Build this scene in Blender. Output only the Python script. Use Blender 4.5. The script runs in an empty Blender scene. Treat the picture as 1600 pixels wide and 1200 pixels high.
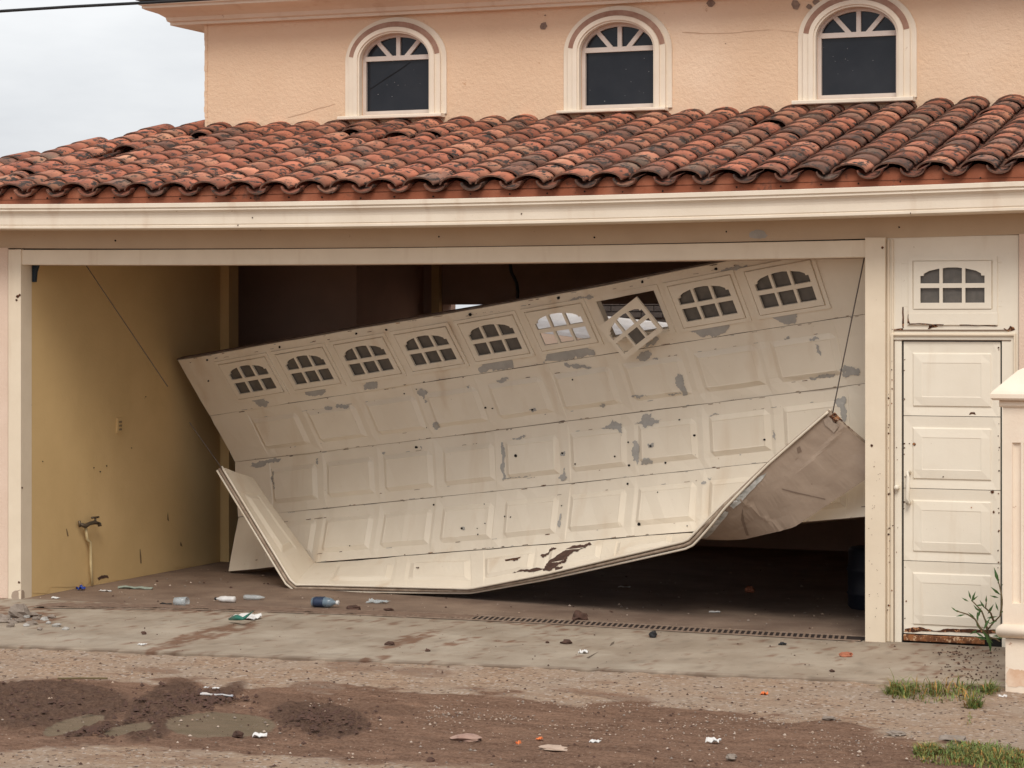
import bpy, math, random
from mathutils import Vector, Matrix, noise, geometry
from mathutils.bvhtree import BVHTree
random.seed(7)
SC = bpy.context.scene
COL = SC.collection
# ------------------------------------------------------------------ camera
f_px, HY, PSI = 3800.0, 505.0, math.radians(22)
CAM = Vector((10.2, -15.51, 2.06))
RV = Vector((math.cos(PSI), math.sin(PSI), 0)); FV = Vector((-math.sin(PSI), math.cos(PSI), 0)); UV = Vector((0, 0, 1))
cd = bpy.data.cameras.new('camera'); co = bpy.data.objects.new('camera', cd); COL.objects.link(co)
cd.sensor_width = 36; cd.lens = f_px/1600*36; cd.shift_y = -(600-HY)/1600; cd.clip_end = 2000
co.location = CAM; co.rotation_euler = (math.radians(90), 0, PSI)
SC.camera = co
# ------------------------------------------------------------------ light
SUN_EL, SUN_AZ = math.radians(47), math.radians(158)       # azimuth clockwise from +Y
w = bpy.data.worlds.new("World"); SC.world = w; w.use_nodes = True
nt = w.node_tree; nt.nodes.clear()
N_ = nt.nodes.new; L_ = nt.links.new
wo = N_('ShaderNodeOutputWorld'); bg = N_('ShaderNodeBackground'); sky = N_('ShaderNodeTexSky')
sky.sky_type = 'NISHITA'; sky.sun_disc = False; sky.sun_elevation = SUN_EL; sky.sun_rotation = SUN_AZ
sky.dust_density = 3.0
tc = N_('ShaderNodeTexCoord'); mp = N_('ShaderNodeMapping'); mp.inputs['Scale'].default_value = (1, 1, 3.5)
mp.inputs['Location'].default_value = (0.3, 0.2, 0.15)
nz = N_('ShaderNodeTexNoise'); nz.inputs['Scale'].default_value = 3.2; nz.inputs['Detail'].default_value = 7; nz.inputs['Roughness'].default_value = .55
L_(tc.outputs['Generated'], mp.inputs['Vector']); L_(mp.outputs['Vector'], nz.inputs['Vector'])
cr = N_('ShaderNodeValToRGB'); cr.color_ramp.elements[0].position = .34; cr.color_ramp.elements[0].color = (5.0, 5.15, 5.4, 1)
cr.color_ramp.elements[1].position = .62; cr.color_ramp.elements[1].color = (6.9, 6.97, 7.05, 1)
L_(nz.outputs['Fac'], cr.inputs['Fac'])
mx = N_('ShaderNodeMix'); mx.data_type = 'RGBA'; mx.inputs[0].default_value = .93
L_(sky.outputs[0], mx.inputs[6]); L_(cr.outputs[0], mx.inputs[7]); L_(mx.outputs[2], bg.inputs['Color'])
bg.inputs['Strength'].default_value = .1
L_(bg.outputs[0], wo.inputs['Surface'])
sd = bpy.data.lights.new('sun', 'SUN'); so = bpy.data.objects.new('sun', sd); COL.objects.link(so)
sd.energy = 1.5; sd.angle = math.radians(25); sd.color = (1, .93, .84)
sv = Vector((math.sin(SUN_AZ)*math.cos(SUN_EL), math.cos(SUN_AZ)*math.cos(SUN_EL), math.sin(SUN_EL)))
so.rotation_euler = sv.to_track_quat('Z', 'Y').to_euler(); so.location = (5, -20, 20)
SC.view_settings.view_transform = 'Standard'; SC.view_settings.look = 'None'
SC.view_settings.exposure = 0.5; SC.view_settings.gamma = 1
SC.cycles.max_bounces = 8; SC.cycles.diffuse_bounces = 7

# ------------------------------------------------------------------ helpers
def ray(px, py): return FV + RV*((px-800)/f_px) + UV*((HY-py)/f_px)
def PY(px, py, y): r = ray(px, py); return CAM + r*((y-CAM.y)/r.y)
def PZ(px, py, z): r = ray(px, py); return CAM + r*((z-CAM.z)/r.z)
def PROJ(p):
    d = Vector(p)-CAM; k = d.dot(FV); return 800+f_px*d.dot(RV)/k, HY-f_px*d.z/k
def lerp(a, b, t): return a+(b-a)*t
def interp(pts, x):
    if x <= pts[0][0]:
        a, b = pts[0], pts[1]
    elif x >= pts[-1][0]:
        a, b = pts[-2], pts[-1]
    else:
        for a, b in zip(pts, pts[1:]):
            if a[0] <= x <= b[0]: break
    t = (x-a[0])/(b[0]-a[0])
    return [lerp(p, q, t) for p, q in zip(a[1:], b[1:])]
def sag(X): return -.034*max(0, 1-((X-3.6)/3.9)**2)
def fn(x, y, z=0, o=4): return noise.fractal(Vector((x, y, z)), 1.0, 2.0, o)

class MB:
    def __init__(s): s.v = []; s.f = []; s.m = []; s.sm = []; s.mats = []; s.c = []
    def mi(s, mat):
        if mat not in s.mats: s.mats.append(mat)
        return s.mats.index(mat)
    def add(s, vs, fs, mat, smooth=False, col=(1, 1, 1, 1)):
        o = len(s.v); k = s.mi(mat)
        for q in vs: s.v.append(Vector(q)); s.c.append(col)
        for q in fs: s.f.append(tuple(i+o for i in q)); s.m.append(k); s.sm.append(smooth)
    def box(s, x0, x1, y0, y1, z0, z1, mat, zf=None, n=1, bev=0.0):
        vs = []; fs = []
        for i in range(n+1):
            x = lerp(x0, x1, i/n); dz = zf(x) if zf else 0
            if bev:
                b = bev
                ring = [(y0+b, z0), (y1-b, z0), (y1, z0+b), (y1, z1-b), (y1-b, z1), (y0+b, z1), (y0, z1-b), (y0, z0+b)]
            else: ring = [(y0, z0), (y1, z0), (y1, z1), (y0, z1)]
            vs += [(x, a, c+dz) for a, c in ring]
        k = len(ring)
        for i in range(n):
            for j in range(k):
                a = i*k+j; b_ = i*k+(j+1) % k
                fs.append((a, b_, b_+k, a+k))
        fs.append(tuple(range(k))[::-1]); fs.append(tuple(n*k+j for j in range(k)))
        s.add(vs, fs, mat)
    def tube(s, pts, r, mat, seg=8, cap=True):
        pts = [Vector(p) for p in pts]; vs = []; fs = []
        for i, p in enumerate(pts):
            d = (pts[min(i+1, len(pts)-1)]-pts[max(i-1, 0)]).normalized()
            a = d.cross(Vector((0, 0, 1)))
            if a.length < .05: a = d.cross(Vector((1, 0, 0)))
            a.normalize(); b = d.cross(a)
            rr = r[i] if isinstance(r, (list, tuple)) else r
            for j in range(seg):
                t = 2*math.pi*j/seg; vs.append(p+a*math.cos(t)*rr+b*math.sin(t)*rr)
        for i in range(len(pts)-1):
            for j in range(seg):
                a_ = i*seg+j; b_ = i*seg+(j+1) % seg; fs.append((a_, b_, b_+seg, a_+seg))
        if cap: fs.append(tuple(range(seg))[::-1]); fs.append(tuple((len(pts)-1)*seg+j for j in range(seg)))
        s.add(vs, fs, mat, True)
    def prism(s, poly, fn3, d0, d1, mat, holes=(), mat_side=None):
        """poly in local 2D, fn3(x,y,d)->3D; plate with holes"""
        allv = [Vector(p) for p in poly]; edges = [(i, (i+1) % len(poly)) for i in range(len(poly))]
        loops = [list(range(len(poly)))]
        for h in holes:
            o = len(allv); allv += [Vector(p) for p in h]
            edges += [(o+i, o+(i+1) % len(h)) for i in range(len(h))]; loops.append([o+i for i in range(len(h))])
        V, E, F, *_ = geometry.delaunay_2d_cdt(allv, edges, [], 0, 1e-6)
        def inside(p, pl):
            c = False; n = len(pl)
            for i in range(n):
                a, b = pl[i], pl[(i+1) % n]
                if (a[1] > p[1]) != (b[1] > p[1]) and p[0] < (b[0]-a[0])*(p[1]-a[1])/(b[1]-a[1])+a[0]: c = not c
            return c
        fs = []
        for t in F:
            c = sum((V[i] for i in t), Vector((0, 0)))/len(t)
            if inside(c, poly) and not any(inside(c, h) for h in holes): fs.append(tuple(t))
        n = len(V)
        vs = [fn3(p.x, p.y, d1) for p in V]+[fn3(p.x, p.y, d0) for p in V]
        ff = [tuple(t) for t in fs]+[tuple(i+n for i in t[::-1]) for t in fs]
        s.add(vs, ff, mat)
        sv_ = []; sf = []
        for pl in [poly]+list(holes):
            o = len(sv_); m = len(pl)
            for p in pl: sv_ += [fn3(p[0], p[1], d0), fn3(p[0], p[1], d1)]
            for i in range(m):
                a = o+2*i; b = o+2*((i+1) % m); sf.append((a, b, b+1, a+1))
        s.add(sv_, sf, mat_side or mat)
    def bvh(s): return BVHTree.FromPolygons([tuple(q) for q in s.v], s.f)
    def decal(s, bv, poly, mat, off=.003, step=6, rag=1.5, cuts=2):
        """irregular patch of another finish lying on this surface (outline given as seen, laid on the real surface)"""
        pl = [Vector(p) for p in poly]
        for _ in range(cuts):
            q = []
            for i in range(len(pl)):
                a, b = pl[i], pl[(i+1) % len(pl)]; L = (b-a).length
                nrm = Vector((-(b-a).y, (b-a).x))/(L+1e-6)
                q += [a, (a+b)/2+nrm*random.uniform(-1, 1)*min(rag, L*.34)]
            pl = q; rag *= .6
        x0 = min(p.x for p in pl); x1 = max(p.x for p in pl); y0 = min(p.y for p in pl); y1 = max(p.y for p in pl)
        pts = list(pl); x = x0+step/2
        while x < x1:
            y = y0+step/2
            while y < y1: pts.append(Vector((x+random.uniform(-.5, .5), y+random.uniform(-.5, .5)))); y += step
            x += step
        edges = [(i, (i+1) % len(pl)) for i in range(len(pl))]
        V, E, F, *_ = geometry.delaunay_2d_cdt(pts, edges, [], 0, 1e-4)
        def inside(p):
            c = False; n = len(pl)
            for i in range(n):
                a, b = pl[i], pl[(i+1) % n]
                if (a.y > p.y) != (b.y > p.y) and p.x < (b.x-a.x)*(p.y-a.y)/(b.y-a.y)+a.x: c = not c
            return c
        hit = []
        for p in V:
            d = ray(p.x, p.y).normalized(); h = bv.ray_cast(CAM, d)
            if h[0] is None: hit.append(None)
            else:
                nn = h[1] if h[1].dot(d) < 0 else -h[1]
                hit.append(h[0]+nn*off)
        fs = []
        for t in F:
            c = sum((V[i] for i in t), Vector((0, 0)))/len(t)
            if not inside(c) or any(hit[i] is None for i in t): continue
            if max((hit[t[0]]-hit[t[k]]).length for k in (1, 2)) > .35: continue
            fs.append(tuple(t))
        if not fs: return
        used = sorted({i for t in fs for i in t}); mp_ = {u: k for k, u in enumerate(used)}
        s.add([hit[i] for i in used], [tuple(mp_[i] for i in t) for t in fs], mat)
    def dots(s, bv, pts, mat, r=2.0):
        for q in pts:
            x, y = q[:2]; rr = q[2] if len(q) > 2 else r
            s.decal(bv, [(x+rr*math.cos(k*1.047)*random.uniform(.75, 1.2), y+rr*math.sin(k*1.047)*random.uniform(.75, 1.2)) for k in range(6)], mat, .004, 9, .4, 1)
    def build(s, name, parent=None, col=False):
        me = bpy.data.meshes.new(name); me.from_pydata([tuple(q) for q in s.v], [], s.f)
        for m in s.mats: me.materials.append(m)
        me.polygons.foreach_set('material_index', s.m); me.polygons.foreach_set('use_smooth', s.sm)
        if col:
            ca = me.color_attributes.new('tint', 'FLOAT_COLOR', 'POINT')
            ca.data.foreach_set('color', [x for c in s.c for x in c])
        me.validate(); me.update()
        o = bpy.data.objects.new(name, me); COL.objects.link(o); o.parent = parent
        return o
GRP = {'dirt_clod': 'dirt clods strewn about', 'stone': 'loose stones', 'white_scrap': 'white litter scraps', 'orange_scrap': 'orange litter bits', 'plastic_bottle': 'littered plastic bottles', 'lift_cable': 'loose garage door cables', 'corrugated_sheet': 'white corrugated sheets behind the garage', 'brick_piece': 'brick fragments'}
def tag(o, label=None, cat=None, group=None, kind=None):
    group = group or GRP.get(o.name.split('.')[0])
    for k, v in (('label', label), ('category', cat), ('group', group), ('kind', kind)):
        if v: o[k] = v
    return o
def empty(name, loc, label, cat, group=None):
    o = bpy.data.objects.new(name, None); o.empty_display_size = .2; COL.objects.link(o); o.location = loc
    tag(o, label, cat, group); return o
def fix(o, parent):
    """parent keeping world placement (parents are unrotated empties)"""
    o.parent = parent; o.matrix_parent_inverse = Matrix.Translation(-parent.location); return o

# ------------------------------------------------------------------ materials
def M(name, base, base2=None, scale=6, rough=.7, bump=0, bscale=60, spots=None, sscale=25, sfac=.62, streak=None, metal=0, attr=False, spec=.3, detail=6, stretch=(1, 1, 1), ssharp=.04, third=None, tscale=1.3, tpos=(.5, .7)):
    m = bpy.data.materials.new(name); m.use_nodes = True; t = m.node_tree; n = t.nodes; l = t.links
    b = n['Principled BSDF']; b.inputs['Roughness'].default_value = rough; b.inputs['Metallic'].default_value = metal
    b.inputs['Specular IOR Level'].default_value = spec
    tcn = n.new('ShaderNodeTexCoord'); mpn = n.new('ShaderNodeMapping'); mpn.inputs['Scale'].default_value = stretch
    l.new(tcn.outputs['Object'], mpn.inputs['Vector']); vec = mpn.outputs['Vector']
    def ns(sc, de=6, ro=.6):
        q = n.new('ShaderNodeTexNoise'); q.inputs['Scale'].default_value = sc; q.inputs['Detail'].default_value = de; q.inputs['Roughness'].default_value = ro
        l.new(vec, q.inputs['Vector']); return q.outputs['Fac']
    def ramp(fac, p0, p1):
        q = n.new('ShaderNodeMapRange'); q.inputs[1].default_value = p0; q.inputs[2].default_value = p1; l.new(fac, q.inputs[0]); return q.outputs[0]
    def mix(fac, a, c, typ='MIX'):
        q = n.new('ShaderNodeMix'); q.data_type = 'RGBA'; q.blend_type = typ
        if isinstance(fac, float): q.inputs[0].default_value = fac
        else: l.new(fac, q.inputs[0])
        for k, x in ((6, a), (7, c)):
            if isinstance(x, tuple): q.inputs[k].default_value = (*x[:3], 1)
            else: l.new(x, q.inputs[k])
        return q.outputs[2]
    cur = base
    if base2: cur = mix(ramp(ns(scale, detail), .35, .65), base, base2)
    if third: cur = mix(ramp(ns(tscale, 5), *tpos), cur, third)
    if attr:
        at = n.new('ShaderNodeAttribute'); at.attribute_name = 'tint'
        cur = mix(1.0, cur, at.outputs['Color'], 'MULTIPLY')
    if streak:
        col, sc, lo, hi = streak
        q = n.new('ShaderNodeTexNoise'); q.inputs['Scale'].default_value = sc; q.inputs['Detail'].default_value = 5
        m2 = n.new('ShaderNodeMapping'); m2.inputs['Scale'].default_value = (1, 1, .12); l.new(tcn.outputs['Object'], m2.inputs['Vector']); l.new(m2.outputs[0], q.inputs['Vector'])
        cur = mix(ramp(q.outputs['Fac'], lo, hi), cur, col)
    if spots: cur = mix(ramp(ns(sscale, 4, .7), sfac, sfac+ssharp), cur, spots)
    if isinstance(cur, tuple): b.inputs['Base Color'].default_value = (*cur[:3], 1)
    else: l.new(cur, b.inputs['Base Color'])
    if bump:
        bn = n.new('ShaderNodeBump'); bn.inputs['Strength'].default_value = 1; bn.inputs['Distance'].default_value = bump
        l.new(ns(bscale, 5, .65), bn.inputs['Height']); l.new(bn.outputs[0], b.inputs['Normal'])
    m['mix'] = 1
    return m
CREAM = M('cream_paint', (.79, .71, .585), (.75, .665, .54), 3, .5, .0006, 120, (.50, .38, .26), 30, .70, ((.64, .51, .37), 5, .58, .85))
CREAM2 = M('cream_frame_paint', (.77, .665, .52), (.72, .615, .475), 4, .55, .0006, 90, (.42, .29, .19), 22, .71, ((.60, .46, .33), 7, .58, .85))
CREAMD = M('door_leaf_paint', (.80, .735, .62), (.76, .69, .575), 3, .5, .0006, 90, (.48, .37, .26), 40, .71, ((.64, .53, .40), 7, .6, .85))
MOULD = M('moulding_plaster', (.80, .71, .59), (.74, .645, .525), 2.5, .8, .001, 80, (.50, .38, .28), 18, .70, ((.60, .46, .34), 6, .58, .85))
BEAM = M('beam_paint', (.54, .415, .29), (.50, .38, .265), 3, .8, .001, 70, (.34, .24, .17), 20, .71)
STUCCO = M('peach_stucco', (.75, .545, .38), (.71, .505, .345), 1.6, .9, .008, 38, (.56, .35, .22), 9, .68, third=(.79, .60, .44), tscale=.8)
PINKW = M('pink_stucco', (.74, .58, .47), (.69, .53, .42), 3, .9, .004, 60)
YELLOW = M('yellow_wall', (.68, .485, .235), (.61, .43, .205), 1.1, .85, .0015, 40, (.36, .23, .11), 14, .71, third=(.70, .50, .25), tscale=.7, ssharp=.1)
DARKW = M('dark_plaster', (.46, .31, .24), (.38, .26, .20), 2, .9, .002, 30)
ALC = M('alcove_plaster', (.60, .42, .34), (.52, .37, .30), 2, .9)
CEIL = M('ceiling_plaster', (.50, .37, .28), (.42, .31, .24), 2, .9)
TILE = M('roof_tile_clay', (.52, .20, .12), (.40, .155, .10), 7, .85, .002, 70, (.055, .042, .036), 20, .525, attr=True, ssharp=.06, stretch=(1, .4, 1), third=(.50, .27, .17), tscale=5)
TILEEND = M('dark_tile_end', (.20, .10, .07), (.09, .055, .042), 20, .95)  # darker brown for the low end faces of the tiles
TERRA = M('eave_clay', (.30, .095, .048), (.23, .075, .04), 5, .85, .002, 50, (.07, .04, .03), 7, .60, ssharp=.12, third=(.34, .13, .075), tscale=3)
MORTAR = M('roof_underlay', (.10, .055, .04), (.06, .035, .03), 8, .95)
PRIMER = M('grey_primer', (.42, .40, .37), (.35, .335, .31), 12, .6, .0008, 90)
BLACK = M('black_hole', (.012, .01, .009), rough=.9)
RUSTB = M('bright_rust', (.34, .14, .055), (.10, .04, .02), 26, .9, .002, 90, (.55, .36, .22), 34, .56)
RUST = M('rust', (.10, .035, .015), (.03, .014, .008), 30, .9, .002, 90, (.40, .19, .09), 38, .55)
GLASS = M('dark_glass', (.012, .014, .02), (.02, .022, .028), 3, .12, spec=.28)
GLASSD = M('dusty_pane', (.10, .092, .082), (.14, .125, .11), 20, .35, spec=.4)
BACKM = M('door_back_dirty', (.40, .31, .24), (.34, .26, .20), 5, .55, .0006, 60, (.20, .14, .10), 16, .68, stretch=(1, 1, 1.6), ssharp=.08, third=(.46, .37, .30), tscale=1.5)
SEAL = M('bottom_seal', (.42, .33, .25), (.25, .18, .13), 14, .8, .001, 60)
DARKSEAM = M('dark_seam', (.20, .14, .10), rough=.9)  # brown for door section edges and joint lines
CONC = M('driveway_concrete', (.38, .315, .245), (.30, .24, .18), 2.2, .85, .002, 120, (.22, .155, .11), 48, .64, attr=True, third=(.43, .37, .295), tscale=1.4)
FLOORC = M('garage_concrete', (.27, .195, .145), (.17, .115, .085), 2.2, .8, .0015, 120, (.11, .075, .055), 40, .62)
STEEL = M('grate_steel', (.30, .22, .17), (.20, .14, .10), 20, .6)
WHITE = M('white_plastic', (.75, .74, .72), (.6, .58, .56), 20, .5)
WIRE = M('steel_wire', (.10, .08, .07), rough=.5)
RUBBER = M('black_rubber', (.02, .02, .022), rough=.6)
NAVY = M('navy_plastic', (.012, .014, .022), rough=.5)
SHEET = M('white_sheet_metal', (.80, .78, .76), (.66, .62, .58), 5, .5)
BRICK = M('grey_brick', (.13, .11, .10), (.09, .075, .07), 12, .9, .004, 30)
STONE = M('stone', (.30, .25, .21), (.2, .16, .13), 18, .9, .004, 40)
CLOD = M('dirt_clod', (.11, .06, .045), (.07, .04, .03), 18, .95, .006, 40)
REDBR = M('brick_piece', (.42, .16, .09), (.33, .12, .07), 18, .9)
GREENP = M('green_plastic', (.03, .16, .12), rough=.4)
BLUEP = M('blue_plastic', (.02, .05, .28), rough=.4)
ORANGE = M('orange_plastic', (.75, .20, .06), rough=.5)
NAVYW = M('navy_wrapper', (.03, .045, .085), rough=.5)
CLOTH = M('pale_green_cloth', (.30, .34, .28), (.22, .25, .21), 30, .9)
PVC = M('pale_pipe', (.62, .50, .28), (.55, .44, .24), 20, .5)
BRASS = M('old_brass', (.16, .12, .08), (.10, .08, .06), 40, .45, metal=.6)
LEAF = M('grass_green', (.10, .16, .045), (.19, .22, .08), 30, .6, attr=True)
LEAF2 = M('sapling_leaf', (.05, .12, .03), (.09, .16, .05), 30, .6)
STEM = M('sapling_stem', (.16, .12, .06), rough=.8)
PILL = M('pillar_stucco', (.84, .73, .60), (.80, .67, .54), 4, .85, .0015, 50, (.55, .38, .28), 16, .66)
def clear_mat(name, col, a):
    m = bpy.data.materials.new(name); m.use_nodes = True; b = m.node_tree.nodes['Principled BSDF']
    b.inputs['Base Color'].default_value = (*col, 1); b.inputs['Roughness'].default_value = .15; b.inputs['Alpha'].default_value = a
    return m
CLEAR = clear_mat('clear_plastic', (.55, .6, .62), .45); CLEARB = clear_mat('clear_blue_plastic', (.20, .27, .33), .7)

# ground material with three finishes chosen by a vertex colour: r mud, g wet silt, b pale gravel
def ground_mat():
    m = bpy.data.materials.new('dirt_road'); m.use_nodes = True; t = m.node_tree; n = t.nodes; l = t.links
    b = n['Principled BSDF']; b.inputs['Roughness'].default_value = .92; b.inputs['Specular IOR Level'].default_value = .2
    tcn = n.new('ShaderNodeTexCoord'); at = n.new('ShaderNodeAttribute'); at.attribute_name = 'tint'
    sep = n.new('ShaderNodeSeparateColor'); l.new(at.outputs['Color'], sep.inputs[0])
    def ns(sc, de=6, ro=.6):
        q = n.new('ShaderNodeTexNoise'); q.inputs['Scale'].default_value = sc; q.inputs['Detail'].default_value = de; q.inputs['Roughness'].default_value = ro
        l.new(tcn.outputs['Object'], q.inputs['Vector']); return q.outputs['Fac']
    def ramp(fac, p0, p1):
        q = n.new('ShaderNodeMapRange'); q.inputs[1].default_value = p0; q.inputs[2].default_value = p1; l.new(fac, q.inputs[0]); return q.outputs[0]
    def mix(fac, a, c):
        q = n.new('ShaderNodeMix'); q.data_type = 'RGBA'; l.new(fac, q.inputs[0])
        for k, x in ((6, a), (7, c)):
            if isinstance(x, tuple): q.inputs[k].default_value = (*x, 1)
            else: l.new(x, q.inputs[k])
        return q.outputs[2]
    def addn(a, c, k=.5):
        q = n.new('ShaderNodeMath'); q.operation = 'MULTIPLY_ADD'; l.new(c, q.inputs[0]); q.inputs[1].default_value = k; l.new(a, q.inputs[2]); return q.outputs[0]
    fine = ns(52, 8, .85)
    mpn = n.new('ShaderNodeMapping'); mpn.inputs['Scale'].default_value = (.38, 1.5, 1); mpn.inputs['Rotation'].default_value = (0, 0, .12); l.new(tcn.outputs['Object'], mpn.inputs['Vector'])
    mq = n.new('ShaderNodeTexNoise'); mq.inputs['Scale'].default_value = 9; mq.inputs['Detail'].default_value = 8; mq.inputs['Roughness'].default_value = .72; l.new(mpn.outputs[0], mq.inputs['Vector']); mid = mq.outputs['Fac']; big = ns(2.2, 5)
    gravel = mix(ramp(fine, .36, .60), (.31, .205, .135), (.58, .41, .29)); gravel = mix(ramp(mid, .50, .66), gravel, (.31, .19, .125))
    gravel = mix(ramp(big, .4, .62), gravel, mix(ramp(fine, .35, .65), (.38, .275, .205), (.54, .42, .32)))
    vor = n.new('ShaderNodeTexVoronoi'); vor.inputs['Scale'].default_value = 55; l.new(tcn.outputs['Object'], vor.inputs['Vector'])
    vs = n.new('ShaderNodeSeparateColor'); l.new(vor.outputs['Color'], vs.inputs[0])
    gravel = mix(ramp(vs.outputs[0], .90, .93), gravel, (.56, .46, .38))
    gravel = mix(ramp(vs.outputs[1], .94, .96), gravel, (.17, .115, .085))
    red = mix(ramp(mid, .35, .65), (.125, .062, .038), (.30, .172, .112)); red = mix(ramp(fine, .45, .72), red, (.40, .26, .18)); red = mix(ramp(fine, .46, .34), red, (.10, .055, .038))
    mud = mix(ramp(fine, .4, .62), (.085, .047, .032), (.21, .125, .085))
    silt = mix(ramp(mid, .35, .6), (.19, .145, .09), (.27, .195, .13)); silt = mix(ramp(fine, .55, .7), silt, (.20, .14, .10))
    c = mix(ramp(addn(addn(sep.outputs[2], mid, .9), fine, .5), .85, 1.35), gravel, red)
    c = mix(ramp(addn(addn(sep.outputs[0], mid, .9), fine, .5), 1.05, 1.55), c, mud)
    c = mix(ramp(addn(addn(sep.outputs[1], mid, .7), fine, .3), .95, 1.15), c, silt)
    l.new(c, b.inputs['Base Color'])
    rr_ = n.new('ShaderNodeMapRange'); rr_.inputs[1].default_value = .4; rr_.inputs[2].default_value = .9; rr_.inputs[3].default_value = .92; rr_.inputs[4].default_value = .38; l.new(sep.outputs[1], rr_.inputs[0]); l.new(rr_.outputs[0], b.inputs['Roughness'])
    bn = n.new('ShaderNodeBump'); bn.inputs['Distance'].default_value = .018; l.new(fine, bn.inputs['Height']); l.new(bn.outputs[0], b.inputs['Normal'])
    return m
GROUND = ground_mat()

# ------------------------------------------------------------------ ground
def edge_y(X): return -2.31+(X-1.33)*.1065
def blob(px, py, bl):
    v = 0
    for cx, cy_, rx, ry, s, a in bl:
        dx, dy = px-cx, py-cy_; ca, sa = math.cos(math.radians(a)), math.sin(math.radians(a))
        q = ((dx*ca+dy*sa)/rx)**2+((-dx*sa+dy*ca)/ry)**2
        v = max(v, s*max(0, min(1, (1.35-q)*1.6)))
    return v
MUD = [(40, 1103, 170, 38, 1, 0), (250, 1112, 70, 36, 1, -35), (150, 1142, 60, 9, .9, -8), (500, 1125, 80, 26, .95, 8), (330, 1092, 60, 14, .8, -20),
       (440, 1095, 60, 12, .5, 0), (600, 1110, 70, 10, .5, 3), (10, 965, 30, 12, .6, 0), (1490, 1160, 24, 6, .6, 0)]
SILT = [(345, 1133, 85, 20, 1, 0), (115, 1133, 50, 11, 1, -15), (200, 1140, 40, 9, .8, -10)]
RED = [(560, 1042, 60, 8, .5, 3), (660, 1052, 50, 7, .5, 3), (240, 1048, 50, 5, .5, 3), (500, 1075, 60, 10, .7, 0), (1140, 1122, 60, 9, .9, 4), (940, 1085, 90, 4, .6, 5), (330, 1192, 80, 6, .4, 0), (160, 1185, 50, 5, .4, 0)]
TOPL = [(-50, 1060), (0, 1061), (280, 1068), (420, 1072), (560, 1079), (800, 1082), (880, 1100), (1000, 1098), (1100, 1112), (1300, 1126), (1400, 1150), (1500, 1168), (1600, 1180), (1700, 1190)]
BOTL = [(-50, 1150), (0, 1152), (200, 1156), (300, 1158), (560, 1172), (800, 1194), (950, 1225), (1700, 1290)]
def sst(x): x = max(0, min(1, x)); return x*x*(3-2*x)
def ground():
    mb = MB(); x0, x1, y0, y1 = -2.5, 11.5, -7.0, -1.25; nx, ny = 520, 270
    vs = []; cs = []
    for j in range(ny+1):
        # denser far away from nothing: even spacing
        y = lerp(y0, y1, j/ny)
        for i in range(nx+1):
            x = lerp(x0, x1, i/nx)
            ed = edge_y(x)
            z = -.020-.035*min(1.0, max(0, (ed-y)))
            px, py = PROJ((x, y, z))
            mu = blob(px, py, MUD); si = blob(px, py, SILT); jx = 14*fn(x*2.2, y*3, 21)+5*fn(x*9, y*9, 22); rd = sst((py-interp(TOPL, px)[0]+jx+6)/14)*(1-.9*sst((py-interp(BOTL, px)[0]+jx)/22)); rd = max(rd, .8*blob(px+jx, py, RED))
            n1 = fn(x*1.7, y*1.7, 3); n2 = fn(x*9, y*9, 5, 5)
            z += .010*n1+.006*n2
            mm = max(0, mu-.8*si)
            z += mm*(.006+.028*max(-.35, fn(x*9, y*7, 8, 6))+.024*abs(fn(x*20, y*16, 4, 3)))-.008*si
            z += rd*(.010*fn(x*1.6+y, y*11, 31, 4)+.006*fn(x*14, y*12, 33, 4))
            if si > .5: z = -.055+.3*(z+.055)
            z += .012*max(0, 1-abs(ed-y)/.12)*max(0, fn(x*5, y*5, 1)+.2)
            if y > ed+.05: z = min(z, -.03)
            vs.append((x, y, min(z, .012))); cs.append((mu, si, rd, 1))
    fs = [(j*(nx+1)+i, j*(nx+1)+i+1, (j+1)*(nx+1)+i+1, (j+1)*(nx+1)+i) for j in range(ny) for i in range(nx)]
    mb.add(vs, fs, GROUND, True); mb.c = cs
    tag(mb.build('road', col=True), kind='structure')
    mb = MB(); mb.add([(-250, -300, -.12), (250, -300, -.12), (250, 300, -.12), (-250, 300, -.12)], [(0, 1, 2, 3)], GROUND); mb.c = [(0, 0, .5, 1)]*4
    tag(mb.build('ground', col=True), kind='structure')
ground()
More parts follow.
